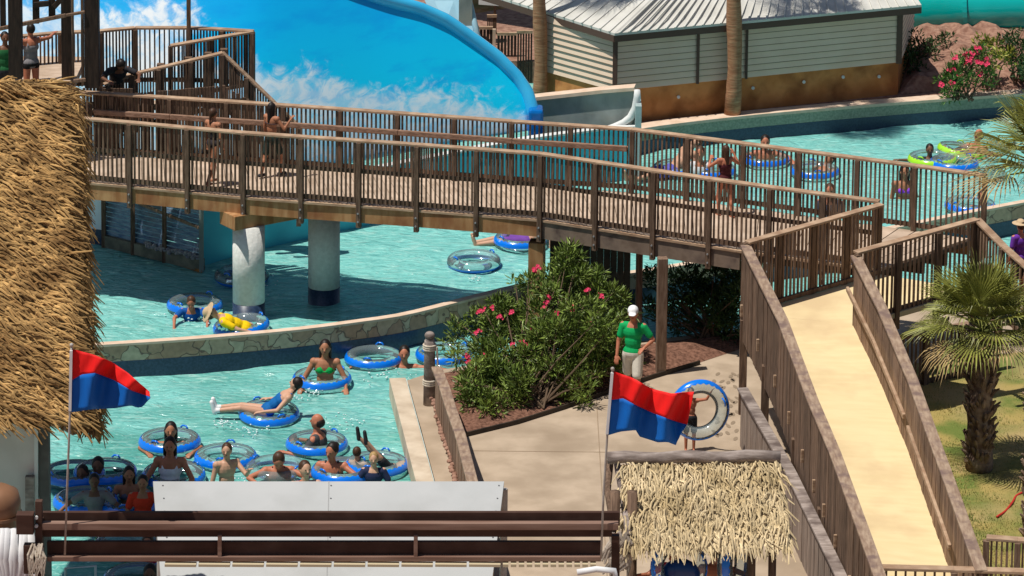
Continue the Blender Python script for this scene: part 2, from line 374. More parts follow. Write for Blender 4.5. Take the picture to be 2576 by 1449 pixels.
wallrun('river_wall', 'curved far pool wall with cream coping, grey green band and navy tile band', [at(x, y, .55) for x, y in smoothline(farw)],
        [('coping', COPE, .49, .55, .03, .35), ('plaster_band', mat('speckled green plaster', (.22, .25, .19), (.34, .36, .28), 22, rough=.9, bump=.3, detail=6), .27, .49, 0, .3), ('tile_band', NAVY, -1.2, .27, .004, .3)])
dw = [(150, 872), (240, 868), (420, 857), (600, 843), (760, 828), (900, 810), (1005, 795), (1100, 773), (1220, 742), (1330, 716), (1450, 700), (1610, 684), (1900, 636), (2215, 580), (2460, 531), (2750, 476)]
wallrun('divider_wall', 'flagstone faced wall with bright coping dividing the two channels of the lazy river', [at(x, y, .62) for x, y in smoothline(dw)],
        [('coping', COPE, .585, .625, .02, .15), ('stone_facing', STONE, .31, .585, 0, .12), ('tile_band', NAVY, -1.2, .31, .006, .12)])
cw = [(1020, 950), (1055, 1078), (1090, 1208), (1155, 1440), (1240, 1750)]
cp = [at(x, y, .42) for x, y in cw]; cp.reverse()
wallrun('pool_curb', 'low tan concrete curb along the right edge of the near basin', cp,
        [('curb', mat('curb concrete', (.52, .42, .31), (.62, .52, .40), 3, rough=.9, c3=(.42, .33, .24), s3=2), .1, .42, .0, .27), ('waterline_face', mat('pale pool plaster', (.50, .58, .55), (.58, .66, .62), 4, rough=.6), -1.2, .395, .02, .2)])
# pebbly strip behind curb is part of the land; rocks laid on it


# planting bed under the oleander, heaped
def heap(name, px, z, m, h=.12, kind='structure', step=.16):
    poly = [at(x, y, z) for x, y in px]
    import mathutils.geometry as mg
    x0, x1 = min(p.x for p in poly), max(p.x for p in poly); y0, y1 = min(p.y for p in poly), max(p.y for p in poly)
    bm = bmesh.new(); vs = [bm.verts.new(p) for p in poly]; bm.faces.new(vs)
    for ax, a, b in ((V((1, 0, 0)), x0, x1), (V((0, 1, 0)), y0, y1)):
        k = a + step
        while k < b:
            bmesh.ops.bisect_plane(bm, geom=bm.verts[:] + bm.edges[:] + bm.faces[:], plane_co=ax * k, plane_no=ax); k += step
    bm.verts.ensure_lookup_table(); es = [(poly[i].xy, poly[(i + 1) % len(poly)].xy) for i in range(len(poly))]
    for v in bm.verts:
        d = min((v.co.xy - (a + (b - a) * max(0, min(1, (v.co.xy - a).dot(b - a) / max((b - a).length_squared, 1e-6))))).length for a, b in es)
        v.co.z += h * (1 - math.exp(-d * 2.5)) * (1 + .6 * noise.noise(V((v.co.x * 2.5, v.co.y * 2.5, 0)))) + (.02 * noise.noise(v.co * 9) if d > .01 else 0)
    me = bpy.data.meshes.new(name); bmesh.ops.recalc_face_normals(bm, faces=bm.faces); bm.to_mesh(me); bm.free()
    if me.polygons[0].normal.z < 0: me.flip_normals()
    me.materials.append(m); o = bpy.data.objects.new(name, me); COL.objects.link(o); return tag(o, kind=kind)
heap('planting_bed', [(1105, 940), (1132, 1010), (1165, 1095), (1235, 1078), (1300, 1062), (1420, 1024), (1530, 985), (1640, 948), (1760, 912), (1880, 872), (2000, 850), (1990, 822), (1740, 852), (1400, 893)], .304, MULCH, .16)
GRASS = mat('dry lawn', (.34, .26, .085), (.13, .17, .035), 1.6, rough=.95, bump=.6, detail=9, thr=(.38, .6), c3=(.36, .27, .12), s3=.7)
lawnpx = [(2105, 935), (2576, 885), (3000, 900), (3300, 1700), (2560, 1700), (2440, 1420), (2330, 1200)]
heap('lawn', lawnpx, .304, GRASS, .06, step=.4)
# edging curb between bed and path
mb = MB(); ed = [at(x, y, .33) for x, y in [(1165, 1096), (1235, 1079), (1300, 1063), (1420, 1025), (1530, 986), (1640, 949), (1760, 913)]]
for a, b in zip(ed, ed[1:]): mb.beam(a, b, .03, .09)
tag(mb.build('bed_edging', SCREEN_D), 'thin dark edging strip between the mulch bed and the tan path', 'edging')

# ---------------------------------------------------------------- balustrades
def railing(t, pts, h, nb=11, post=True, top=WOOD_T, bal=WOOD_D, pm=WOOD_D, drop=.35, side=1, endposts=True, midrail=None, bolts=True, bw=.029, tw=.15, low=.10):
    """pts: deck level nodes, one post at every node; a slatted panel per bay"""
    n = len(pts); U = V((0, 0, 1))
    for i, p in enumerate(pts):
        d = (pts[min(i + 1, n - 1)] - pts[max(i - 1, 0)]); d.z = 0; d.normalize(); nr = V((d.y, -d.x, 0)) * side
        if post and (endposts or 0 < i < n - 1):
            c = p + nr * .055 + U * ((h - .02 - drop) / 2)
            po = MB().box(c, .085, .085, h - .02 + drop, ax=d).build('post', pm, t, bevel=.006)
            if bolts:
                b = MB()
                for z in (-.12, -.27): b.tube([p + nr * .095 + U * z, p + nr * .115 + U * z], .016, 8)
                b.build('bolt', BOLT, po)
    tr = MB(); lr = MB()
    for a, b in zip(pts, pts[1:]):
        e = (b - a).normalized() * .003
        tr.beam(a + U * h - e, b + U * h + e, tw, .042)
        lr.beam(a + U * low, b + U * low, .05, .075)
        if midrail: lr.beam(a + U * midrail, b + U * midrail, .04, .07)
    tr.build('top_rail', top, t, bevel=.008); lr.build('lower_rail', pm, t)
    for i, (a, b) in enumerate(zip(pts, pts[1:])):
        d = (b - a); d.z = 0; nr = V((d.y, -d.x, 0)).normalized() * side; pn = MB(); k = nb if isinstance(nb, int) else max(2, int(d.length / nb))
        for j in range(1, k):
            q = a.lerp(b, j / k) + nr * random.uniform(.028, .034)
            hh = h - .022; zb = low - .04
            pn.box(q + U * ((hh + zb) / 2), bw * random.uniform(.88, 1.1), .03, hh - zb, ax=d.normalized() + V((random.uniform(-.04, .04), 0, 0)))
        if k > 1: pn.build('baluster_panel', bal, t)

# ---------------------------------------------------------------- footbridge
ZD = 2.25
near = [(100, 447), (208, 457), (613, 496), (1000, 524), (1359, 552), (1854, 629), (2210, 678)]
far = [(100, 377), (215, 385), (600, 411), (954, 437), (1289, 463), (1590, 484), (2010, 540), (2290, 578), (2440, 600)]
BR = thing('footbridge', 'long weathered timber footbridge with slatted railings crossing the river on round piers', 'footbridge', at(626, 812, 0))
ZA = [(100, 2.2), (400, 2.24), (700, 2.27), (1000, 2.32), (1300, 2.35), (1600, 2.33), (1854, 2.3), (2210, 2.24), (2600, 2.22)]   # the deck arches gently
nd = lambda x: at(x, lerp(near, x), lerp(ZA, x)); fd = lambda x: at(x, lerp(far, x), lerp(ZA, x - 60))
npx = [185, 330, 475, 615, 760, 905, 1050, 1200, 1360, 1500, 1645, 1785, 1935, 2070, 2207]
fpx = [150, 285, 430, 573, 716, 859, 1002, 1145, 1288, 1435, 1590, 1730, 1870, 2010, 2155, 2300, 2475]
railing(BR, [nd(x) for x in npx], 1.17, 13, side=1, drop=.38, midrail=.62)
railing(BR, [fd(x) for x in fpx], 1.15, 13, side=1, drop=.3, bolts=False)
# grab rail inside the far railing
mb = MB(); gp = [fd(x) + V((0, -.14, .83)) for x in (240, 430, 716, 1002, 1288, 1575)]
for a, b in zip(gp, gp[1:]): mb.beam(a, b, .06, .10)
for p, x in zip(gp, (240, 430, 716, 1002, 1288, 1575)): mb.box(p + V((0, .07, 0)), .05, .1, .05)
mb.build('grab_rail', mat('worn grab rail', (.20, .115, .075), (.33, .20, .14), 5, (1, 6, 6), .8, .3), BR, bevel=.015)
# deck boards
NX = [100, 300, 613, 1000, 1359, 1600, 1854, 2060, 2210]
FX = [100, 300, 600, 954, 1289, 1590, 1850, 2130, 2440]
mb = MB(); nn = [nd(x) for x in NX]; fn = [fd(min(x, 2440)) for x in FX]
for i in range(len(NX) - 1):
    a, b, c, d = nn[i], nn[i + 1], fn[i + 1], fn[i]; k = max(3, int((b - a).length / .145))
    for j in range(k):
        t0, t1 = j / k, (j + 1) / k - .035 / k * 2
        q = [a.lerp(b, t0), a.lerp(b, t1), d.lerp(c, t1), d.lerp(c, t0)]
        mb.hexa([p - V((0, 0, .05)) for p in q], q)
mb.build('deck', mat('beige bridge boards', (.40, .295, .215), (.56, .43, .33), 3, (1, 1, 1), .85, .15, island=.1), BR)  # beige is the boards' own colour
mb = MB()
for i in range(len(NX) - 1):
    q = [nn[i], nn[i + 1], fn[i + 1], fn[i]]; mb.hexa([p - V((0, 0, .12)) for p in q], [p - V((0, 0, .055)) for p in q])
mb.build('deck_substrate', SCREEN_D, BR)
def fascia(xs_, m, hh, name='fascia_beam'):
    for x0, x1 in zip(xs_, xs_[1:]):
        a, b = nd(x0), nd(x1); o = V((0, -.02, 0)); mb = MB()
        e = (b - a) * .004
        mb.beam(a + o + e - V((0, 0, hh / 2 + .03)), b + o - e - V((0, 0, hh / 2 + .03)), .04, hh); mb.build(name, m, BR)
fascia([100, 330, 475, 613, 760, 905, 1050, 1200, 1359], FASC, .27)
fascia([1360, 1500, 1645, 1785, 1862], FASC_G, .30)
mb = MB()
for a, b in zip(nn, nn[1:]): mb.beam(a + V((0, -.03, -.005)), b + V((0, -.03, -.005)), .07, .04)
mb.build('edge_board', WOOD_T, BR)
for x0, x1 in zip(FX, FX[1:]):
    a, b = fd(x0), fd(x1); MB().beam(a - V((0, 0, .17)), b - V((0, 0, .17)), .05, .24).build('fascia_beam', FASC, BR)
# deep joists below the deck
for t in (.25, .5, .75):
    mb = MB()
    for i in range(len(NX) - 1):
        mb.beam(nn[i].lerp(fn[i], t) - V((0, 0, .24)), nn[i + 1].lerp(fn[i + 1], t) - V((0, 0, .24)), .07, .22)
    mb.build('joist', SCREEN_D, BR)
# pier caps and round piers
C1 = at(626, 799, 0); C2 = at(815, 760, 0)
dd = (C2 - C1).normalized()
z = 2.26 - .12 - .30
sh_ = V((-.12, 0, 0)); cap = MB().beam(C1 + sh_ - dd * .30 + V((0, 0, z)), C2 + sh_ + dd * .5 + V((0, 0, z)), .52, .26); cap.build('pier_cap', FASC, BR, bevel=.01)
for c in (C1, C2):
    k = MB().tube([c + V((0, 0, .30)), c + V((0, 0, 1.72))], .285, 40, ).build('pier', COLM, BR, smooth=False)
    for p in k.data.polygons: p.use_smooth = len(p.vertices) == 4
    b = MB().tube([c + V((0, 0, -1.2)), c + V((0, 0, .302))], .289, 40).build('tile_band', NAVY, k)
    for p in b.data.polygons: p.use_smooth = len(p.vertices) == 4
# plywood pier box + dark board wall under the right half
a = at(1352, 0, 0)
p0 = nd(1352) + V((0, .08, 0)); MB().box(V((p0.x, p0.y + .1, .9)), .26, .3, 2.0, rz=-.15).build('plywood_post', FASC, BR)
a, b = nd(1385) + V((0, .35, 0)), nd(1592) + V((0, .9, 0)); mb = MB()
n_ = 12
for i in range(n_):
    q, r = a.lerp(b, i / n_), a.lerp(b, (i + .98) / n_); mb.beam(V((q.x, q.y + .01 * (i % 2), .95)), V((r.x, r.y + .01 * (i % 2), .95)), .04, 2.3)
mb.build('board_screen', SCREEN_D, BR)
def tallpost(x, ytop, ybase, zb, wd=.17, m=WOOD_M, name='post', par=None, zt=None):
    p = at(x, ybase, zb); zt = zt if zt is not None else atY(x, ytop, p.y).z
    return MB().box(V((p.x, p.y, (zb + zt) / 2)), wd, wd, zt - zb, rz=.1).build(name, m, par, bevel=.01)
tallpost(1662, 648, 940, .3, .165, WOOD_M, 'support_post', BR)
tallpost(1605, 680, 860, .3, .11, WOOD_D, 'support_post', BR, zt=2.1)
pq = at(1690, 660, 1.9)

# ---------------------------------------------------------------- landing and long ramp
LR = thing('descending_ramp', 'long sand coloured access ramp running down towards the viewer between timber plank walls', 'ramp', at(2250, 1250, .3))
A1, A2 = at(1876, 789, 2.0), at(2213, 690, 2.2); B1, B2 = at(2148, 816, 2.0), at(2452, 729, 2.2)
mb = MB(); q = [A1, B1, B2, A2]; mb.hexa([p - V((0, 0, .1)) for p in q], q)
# ramp panels: left / right edges at deck level
def zr(t): return 2.0 - 1.0 * t
Lpx = [(1872, 789), (1965, 985), (2040, 1195), (2095, 1330), (2175, 1560), (2240, 1750)]
Rpx = [(2148, 816), (2215, 955), (2290, 1140), (2340, 1285), (2396, 1445), (2462, 1640)]
ts = [0, .22, .46, .63, .86, 1.08]
LE = [at(x, y, zr(t)) for (x, y), t in zip(Lpx, ts)]; RE = [at(x, y, zr(t)) for (x, y), t in zip(Rpx, ts)]
for i in range(5):
    q = [LE[i], LE[i + 1], RE[i + 1], RE[i]]; mb.hexa([p - V((0, 0, .1)) for p in q], q)
mb.build('deck', RAMP, LR)
railing(LR, [A1.lerp(A2, t) for t in (0, .25, .5, .75, 1)], 1.2, 9, side=-1, drop=.1, bolts=False, bal=WOOD_M, pm=WOOD_D, low=.05)
railing(LR, [B1.lerp(B2, t) for t in (0, .33, .66, 1)], 1.2, 9, side=1, drop=.25, bolts=False, bal=WOOD_M, pm=WOOD_D, low=.05)
MB().beam(B1 + V((.0, -.06, -.02)), B2 + V((0, -.06, -.02)), .05, .08).build('edge_board', CREAM, LR)
def plankwall(name, par, pts, h, below, topm, m, thick=.045, pw=.14, cap=(.17, .045), gap=.006, bolts=False, off=0):
    """a plank wall following deck-level pts; planks reach from pts-below to pts+h"""
    pl = MB(); cp_ = MB(); bt = MB()
    for a, b in zip(pts, pts[1:]):
        d = b - a; L_ = math.hypot(d.x, d.y); k = max(1, int(L_ / pw)); X_ = V((d.x, d.y, 0)).normalized()
        for j in range(k):
            c = a.lerp(b, (j + .5) / k); o = random.uniform(-.006, .006); nr = V((-X_.y, X_.x, 0)) * (o + off)
            pl.box(V((c.x, c.y, c.z + (h - below) / 2)) + nr, L_ / k - gap, thick, h + below, ax=X_)
        e = d.normalized() * .004; cp_.beam(a + V((0, 0, h + .02)) - e, b + V((0, 0, h + .02)) + e, *cap)
    o = pl.build(name, m, par); cp_.build('cap_board', topm, par, bevel=.008); return o
CAPM = mat('bleached cap board', (.235, .155, .108), (.385, .28, .20), 5, (4, 1, 1), .85, .4, c3=(.18, .12, .10), s3=5)
LT = [(1869, 612), (1962, 790), (2062, 1062), (2150, 1250), (2203, 1432), (2290, 1680)]
plankwall('plank_wall', LR, LE, 1.12, .45, CAPM, WOOD_D, pw=.15)
plankwall('plank_wall', LR, RE, 1.12, .35, CAPM, WOOD_M, pw=.16)
# pale blocks outside the left wall standing in for dashes of light at the brackets
for i in range(12):
    t = i / 11 * (len(LE) - 1.001); j = int(t); p = LE[j].lerp(LE[j + 1], t - j); d = (LE[j + 1] - LE[j]); d.z = 0; d.normalize(); nr = V((d.y, -d.x, 0))
    if nr.x > 0: nr = -nr
    MB().box(p + nr * .045 + V((0, 0, .05)), .04, .045, .20, ax=d).build('bracket_glint', WOOD_T, LR, bevel=.006)
# support legs
for i, (j, t) in enumerate(((0, 0), (0, .6), (1, .5), (2, .5), (3, .5))):
    for E_ in (LE, RE):
        p = E_[j].lerp(E_[j + 1], t); MB().box(V((p.x, p.y, (p.z - .1 + .3) / 2)), .12, .12, p.z - .4).build('leg', WOOD_D, LR)
# hand rails on the right wall
def handrail(par, i0, f0, i1, f1, hz=.62):
    pts = [RE[i0].lerp(RE[i0 + 1], f0)] + [RE[k] for k in range(i0 + 1, i1 + 1)] + [RE[i1].lerp(RE[min(i1 + 1, 5)], f1)]
    o = V((-.13, -.02, hz)); mb = MB()
    for a, b in zip(pts, pts[1:]): mb.beam(a + o, b + o, .05, .085)
    mb.build('hand_rail', WOOD_T, par, bevel=.012)
handrail(LR, 0, .02, 2, .05); handrail(LR, 2, .25, 4, .2)
# lower plank fence beside it on the path
lf = [(1868, 978), (1990, 1190), (2112, 1442), (2200, 1640)]
LF = [at(x, y, 1.25) - V((0, 0, 1.25 - .3)) for x, y in lf]
t = thing('plank_fence', 'low grey plank fence with bright cap boards running alongside the foot of the ramp', 'fence', LF[0])
plankwall('plank_wall', t, LF, .93, 0, WOOD_G, mat('grey fence planks', (.20, .145, .115), (.30, .235, .195), 4, (5, 5, .7), .85, .3, island=.2), pw=.11)
# rail C and dark fence beyond the landing
RC = thing('stair_railing', 'slatted railing descending to the right beside the person in the purple shirt', 'railing', at(2452, 735, 2.2))
railing(RC, [B2, at(2520, 800, 1.9), at(2620, 890, 1.5)], 1.2, 9, side=1, drop=.5, bolts=False, bal=WOOD_M, pm=WOOD_D, low=.05)
LD = thing('dark_fence', 'shaded picket fence beneath the landing behind the palm', 'fence', at(2250, 985, .3))
railing(LD, [at(x, y, .3) for x, y in [(2235, 992), (2320, 975), (2410, 955), (2500, 938)]], .95, 8, side=1, drop=0, bolts=False, top=WOOD_M, bal=WOOD_D)
# bottom right rails
BRR = thing('corner_railing', 'weathered railing with square balusters around the lawn at the foot of the ramp', 'railing', at(2480, 1500, 1.0))
pz = 1.05
q0 = at(2482, 1352, 2.1); q1 = at(2640, 1364, 2.1)
railing(BRR, [V((q0.x, q0.y, 1.1)), V(((q0.x + q1.x) / 2, (q0.y + q1.y) / 2, 1.1)), V((q1.x, q1.y, 1.1))], 1.0, 6, side=1, drop=.7, bolts=False, bal=WOOD_M, pm=WOOD_M)
FRR = thing('front_railing', 'railing crossing the bottom edge of the picture in front of the ramp', 'railing', at(2200, 1500, 1.0))
q0 = at(2205, 1427, 2.05); q1 = at(2400, 1432, 2.05); q2 = at(2660, 1440, 2.05)
railing(FRR, [V((q.x, q.y, 1.05)) for q in (q0, q1, q2)], 1.0, .12, side=1, drop=.75, bolts=False, bal=WOOD_D, pm=WOOD_M)

# ---------------------------------------------------------------- teal channel wall + wave wall + flume end
tw = [(512, 522), (775, 459), (940, 425), (1065, 400), (1305, 353), (1475, 330), (1545, 321), (1612, 318)]
TW = [at(x, y, 1.1) for x, y in smoothline(tw)]
wallrun('channel_wall', 'teal painted channel wall with a thin white top edge at the foot of the wave wall', TW, [('wall_face', TEAL, -1.2, 1.07, 0, .14), ('white_edge', WHITEP, 1.07, 1.11, .02, .18)])
# wave wall
topl = [(-300, -200), (120, -170), (640, -110), (800, -50), (950, 0), (1040, 22), (1110, 52), (1180, 100), (1240, 143), (1290, 192), (1318, 232), (1331, 268), (1335, 296)]
WWL = thing('wave_wall', 'giant curved blue fibreglass wave wall printed with sky and white foam behind the bridge', 'water slide wall', at(900, 440, 1.0))
base = [(-300, 490), (120, 484), (250, 483), (400, 481), (512, 477), (640, 466), (775, 444), (940, 412), (1065, 388), (1200, 362), (1290, 347), (1335, 340)]
bx = smoothline(base, 18)
lastx = 1335
cols = []
for i, (x, y) in enumerate(bx):
    p = at(x, y, 1.05); p.y += .35
    yt = lerp(topl, x) if x < 1334 else 285
    h = 1.5
    for _ in range(8): h = max(.25, atY(x, yt, p.y + .62 * h).z - 1.05)
    cols.append((p, h))
NW = 26; me = bpy.data.meshes.new('printed_face'); vs = []; uvs = []; fs = []; S = 0
for i, (p, h) in enumerate(cols):
    S = bx[i][0] / 118
    for j in range(NW + 1):
        t = j / NW; off = .62 * h * t ** 1.35
        vs.append((p.x, p.y + off, 1.05 + h * t)); uvs.append((S, h * t))
for i in range(len(cols) - 1):
    for j in range(NW): a = i * (NW + 1) + j; fs.append((a, a + NW + 1, a + NW + 2, a + 1))
me.from_pydata(vs, [], fs); me.materials.append(mural_mat()); ul = me.uv_layers.new(name='UVMap')
for l in me.loops: ul.data[l.index].uv = uvs[l.vertex_index]
me.polygons.foreach_set('use_smooth', [True] * len(me.polygons))
o = bpy.data.objects.new('printed_face', me); COL.objects.link(o); o.parent = WWL; o.matrix_parent_inverse = Matrix.Translation(-WWL.location)
k = o.modifiers.new('s', 'SOLIDIFY'); k.thickness = .06; k.offset = -1
rim = [V(vs[i * (NW + 1) + NW]) for i in range(len(cols))]; rim.append(V((rim[-1].x + .04, rim[-1].y - .05, 1.05)))
CYL = mat('cyan lip gelcoat', (.04, .48, .85), (.06, .53, .88), 2, rough=.2, coat=.5)
MB().tube([p + V((.05, .02, 0)) for p in rim], .14, 16).build('rolled_lip', CYL, WWL, smooth=True)
e = cols[-1][0]; MB().box(V((e.x + .1, e.y + .1, .9)), .3, .5, 1.2).build('end_block', mat('deep blue gelcoat', (.0, .13, .45), rough=.25, coat=.4), WWL, bevel=.06)
# pale slide panel above the wall's shoulder
SP = thing('pale_slide', 'pale blue slide chute sloping down behind the shoulder of the wave wall', 'water slide', at(1140, 260, .5))
a = [atY(1040, -60, 82.5), atY(1165, -60, 82.5), atY(1215, 145, 81.6), atY(1110, 90, 81.6)]
MB().hexa([p + V((0, .12, 0)) for p in a], a).build('chute_floor', PALEBLUE, SP)
MB().tube([a[1], a[2]], .07, 10).build('chute_rim', PALEBLUE, SP, smooth=True)
MB().box(V((a[2].x - .4, 82.1, 1.2)), .3, .3, 3.0).build('chute_support', GREYW, SP)
# grey flume end wall with white L shaped trim
GW = thing('flume_end_wall', 'stained grey concrete chute wall with cream coping ending in a curved white lip', 'wall', at(1480, 345, .6))
y0 = at(1475, 330, 1.1).y + .4
gt = [(1336, 252), (1420, 243), (1520, 232), (1598, 226)]
pts = [atY(x, y, y0 + .5 - .0012 * (x - 1336)) for x, y in gt]
mb = MB()
for a, b in zip(pts, pts[1:]): mb.hexa([V((a.x, a.y, -1)), V((b.x, b.y, -1)), V((b.x, b.y + .2, -1)), V((a.x, a.y + .2, -1))], [a, b, b + V((0, .2, 0)), a + V((0, .2, 0))])
mb.build('wall_face', GREYW, GW)
mb = MB()
for a, b in zip(pts, pts[1:]): mb.beam(a + V((0, .08, .03)), b + V((0, .08, .03)), .3, .07)
mb.build('coping', COPE, GW)
l3 = [atY(x, y, y0 + .1) for x, y in [(1603, 226), (1603, 245), (1598, 272), (1586, 295), (1568, 309), (1545, 318), (1515, 326)]]
MB().tube(l3, [.06, .075, .075, .075, .07, .06, .04], 12).build('white_lip', WHITEP, GW, smooth=True)
k = pts[-1]; MB().box(V((k.x + .06, k.y - .1, .4)), .12, .6, 2.6 * .9).build('end_pilaster', mat('pale weathered plaster', (.30, .38, .38), (.40, .48, .48), 4, rough=.8), GW)

# under-bridge bay at the left: boarded water gate
WG = thing('water_gate', 'slatted blue water gate with timber posts and rusty sill under the bridge', 'gate', at(390, 650, 0))
a, b = at(262, 620, 0), at(510, 682, 0)
MB().beam(a + V((0, 0, .12)), b + V((0, 0, .12)), .12, .22).build('sill', mat('mossy sill', (.12, .12, .09), (.24, .22, .16), 5, rough=.8), WG)
MB().beam(a + V((.3, -.06, .0)), b + V((0, -.06, .0)), .05, .09).build('rust_strip', mat('rust stain', (.45, .20, .05), (.10, .06, .03), 4, rough=.8), WG)
BL = mat('wet blue slats', (.08, .15, .27), (.24, .32, .42), 3, (2, 2, 8), .35, c3=(.10, .08, .07), s3=1)
mb = MB()
for i in range(16):
    z_ = .28 + i * .085; o_ = V((0, .02 + i * .02, z_)); mb.beam(a + o_, b + o_, .03, .07)
mb.build('slats', BL, WG)
for t_ in (0, .30, .62, .99):
    p = a.lerp(b, t_); MB().box(V((p.x, p.y - .05, .95)), .08, .08, 1.9).build('gate_post', WOOD_D if t_ < .99 else GREYW, WG)
mb = MB(); mb.beam(a.lerp(b, .25) + V((0, -.03, 1.05)), a.lerp(b, .98) + V((0, -.03, .82)), .03, .05); mb.build('brace', WOOD_M, WG)
# pale crumpled sheet along sill
mb = MB()
for i in range(40):
    p = a.lerp(b, .42 + .56 * i / 40) + V((random.uniform(-.03, .03), -.09, .26 + random.uniform(-.03, .05))); mb.ell(p, .05, .03, random.uniform(.02, .05), None, 6, 4)
mb.build('debris_line', mat('pale debris', (.40, .36, .33), (.2, .2, .25), 20, rough=.9), WG)
BW = [at(150, 600, 0), at(262, 618, 0)]
wallrun('bay_wall', 'pale grey wall with navy base beside the water gate under the bridge', BW, [('wall_face', mat('pale grey wall', (.74, .80, .86), rough=.7), .3, 2.0, 0, .1), ('tile_band', NAVY, -1.2, .3, .01, .1)])

# ---------------------------------------------------------------- upper-left platforms, stair and pavilion
ST = thing('stair_tower', 'dark timber stair and platform with slatted railings in front of the wave wall', 'stairs', at(480, 560, 0))
zu = 3.05
O1 = [at(x, y, zu + 1.1) - V((0, 0, 1.1)) for x, y in [(40, 92), (150, 82), (250, 78), (340, 70), (475, 70), (560, 74), (637, 79)]]
railing(ST, O1, 1.1, 11, side=1, drop=.9, bolts=False)
O2 = [O1[-1]] + [at(x, y, z_) - V((0, 0, 1.1)) for x, y, z_ in [(535, 97, 4.05), (430, 115, 3.95)]]
railing(ST, O2, 1.1, 11, side=1, drop=.2, bolts=False, bal=WOOD_M)
O3 = [at(x, y, z_) - V((0, 0, 1.1)) for x, y, z_ in [(262, 213, 3.35), (330, 187, 3.5), (400, 171, 3.63), (480, 152, 3.77), (560, 133, 3.9)]]
railing(ST, O3, 1.1, 10, side=1, drop=1.0, bolts=False, bal=WOOD_D)
O4 = [O3[-1]] + [at(x, y, z_) - V((0, 0, 1.1)) for x, y, z_ in [(622, 192, 3.47), (690, 258, 2.99), (752, 318, 2.54)]]
railing(ST, O4, 1.1, 10, side=1, drop=.8, bolts=False, bal=WOOD_D)
mb = MB(); q = [O1[0], O3[0] + V((0, 0, zu - O3[0].z)), O2[-1], O1[-1]]; mb.prism([p for p in (O1[0], V((O1[0].x, O3[0].y, 0)), O3[0], O2[-1], O1[-1])], zu - .3, zu - .18); mb.build('platform_deck', DECK, ST)
# boarded skirt behind the bridge railing
mb = MB()
for i in range(66):
    x = 190 + i * 8.6
    p = fd(x) + V((0, .35, 0)); ytop = 222 if x < 330 else (lerp([(330, 235), (560, 215), (690, 290), (760, 345)], x)); zt = atY(x, ytop, p.y).z
    if random.random() < .12: continue
    mb.box(V((p.x, p.y + random.uniform(-.02, .02), (zt + 1.6) / 2)), .052, .03, zt - 1.6)
mb.build('board_skirt', WOOD_D, ST)
for x in (340, 475, 600, 630):
    p = O1[3].lerp(O1[-1], (x - 340) / 297.); 
    if x == 475: MB().box(V((p.x, p.y, 4.0)), .075, .075, 5.4).build('tall_pole', WOOD_D, ST)
for x in (400, 470, 520, 560):
    p = lerp([(330, 0), (560, 1)], x); c = O3[1].lerp(O3[-1], p); MB().box(V((c.x, c.y + .3, c.z - .2)), .13, .13, 2.6).build('heavy_post', WOOD_D, ST)

PV = thing('timber_pavilion', 'dark timber framed pavilion rising behind the thatched roof in the top left corner', 'pavilion', at(150, 560, 0))
def upright(xa, xb, y0_, y1_, Yd, m=SCREEN_D, name='post'):
    a = atY(xa, y1_, Yd); b = atY(xb, y1_, Yd); t_ = atY(xa, y0_, Yd); wd = b.x - a.x
    return MB().box(V(((a.x + b.x) / 2, Yd + wd / 2, (a.z + t_.z) / 2)), wd, max(wd, .08), t_.z - a.z).build(name, m, PV, bevel=.008)
Yp = 66.5
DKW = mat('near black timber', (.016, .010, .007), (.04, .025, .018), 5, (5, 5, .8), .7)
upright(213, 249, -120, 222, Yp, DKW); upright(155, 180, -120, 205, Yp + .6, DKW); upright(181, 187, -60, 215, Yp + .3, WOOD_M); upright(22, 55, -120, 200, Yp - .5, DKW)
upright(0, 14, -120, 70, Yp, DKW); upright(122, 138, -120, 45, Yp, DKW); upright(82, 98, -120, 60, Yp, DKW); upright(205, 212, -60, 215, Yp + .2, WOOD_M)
def rail3(xa, ya, xb, yb, Yd, th=.08, m=WOOD_M, name='beam'):
    return MB().beam(atY(xa, ya, Yd), atY(xb, yb, Yd), .08, th).build(name, m, PV, bevel=.008)
rail3(-30, 78, 166, 38, Yp, .07); rail3(166, 38, 214, 30, Yp, .05); rail3(178, 205, 216, 200, Yp, .06); rail3(85, 12, 125, 8, Yp, .1, DKW); rail3(135, 18, 165, -15, Yp, .1, DKW)
rail3(-30, -60, 250, -60, Yp, .3, DKW, 'roof_beam')
fl = at(150, 215, 3.0); MB().box(V((atY(40, 200, Yp).x, Yp + 1.2, atY(70, 232, Yp).z)), 2.0, 2.2, .15).build('floor', DECK, PV)

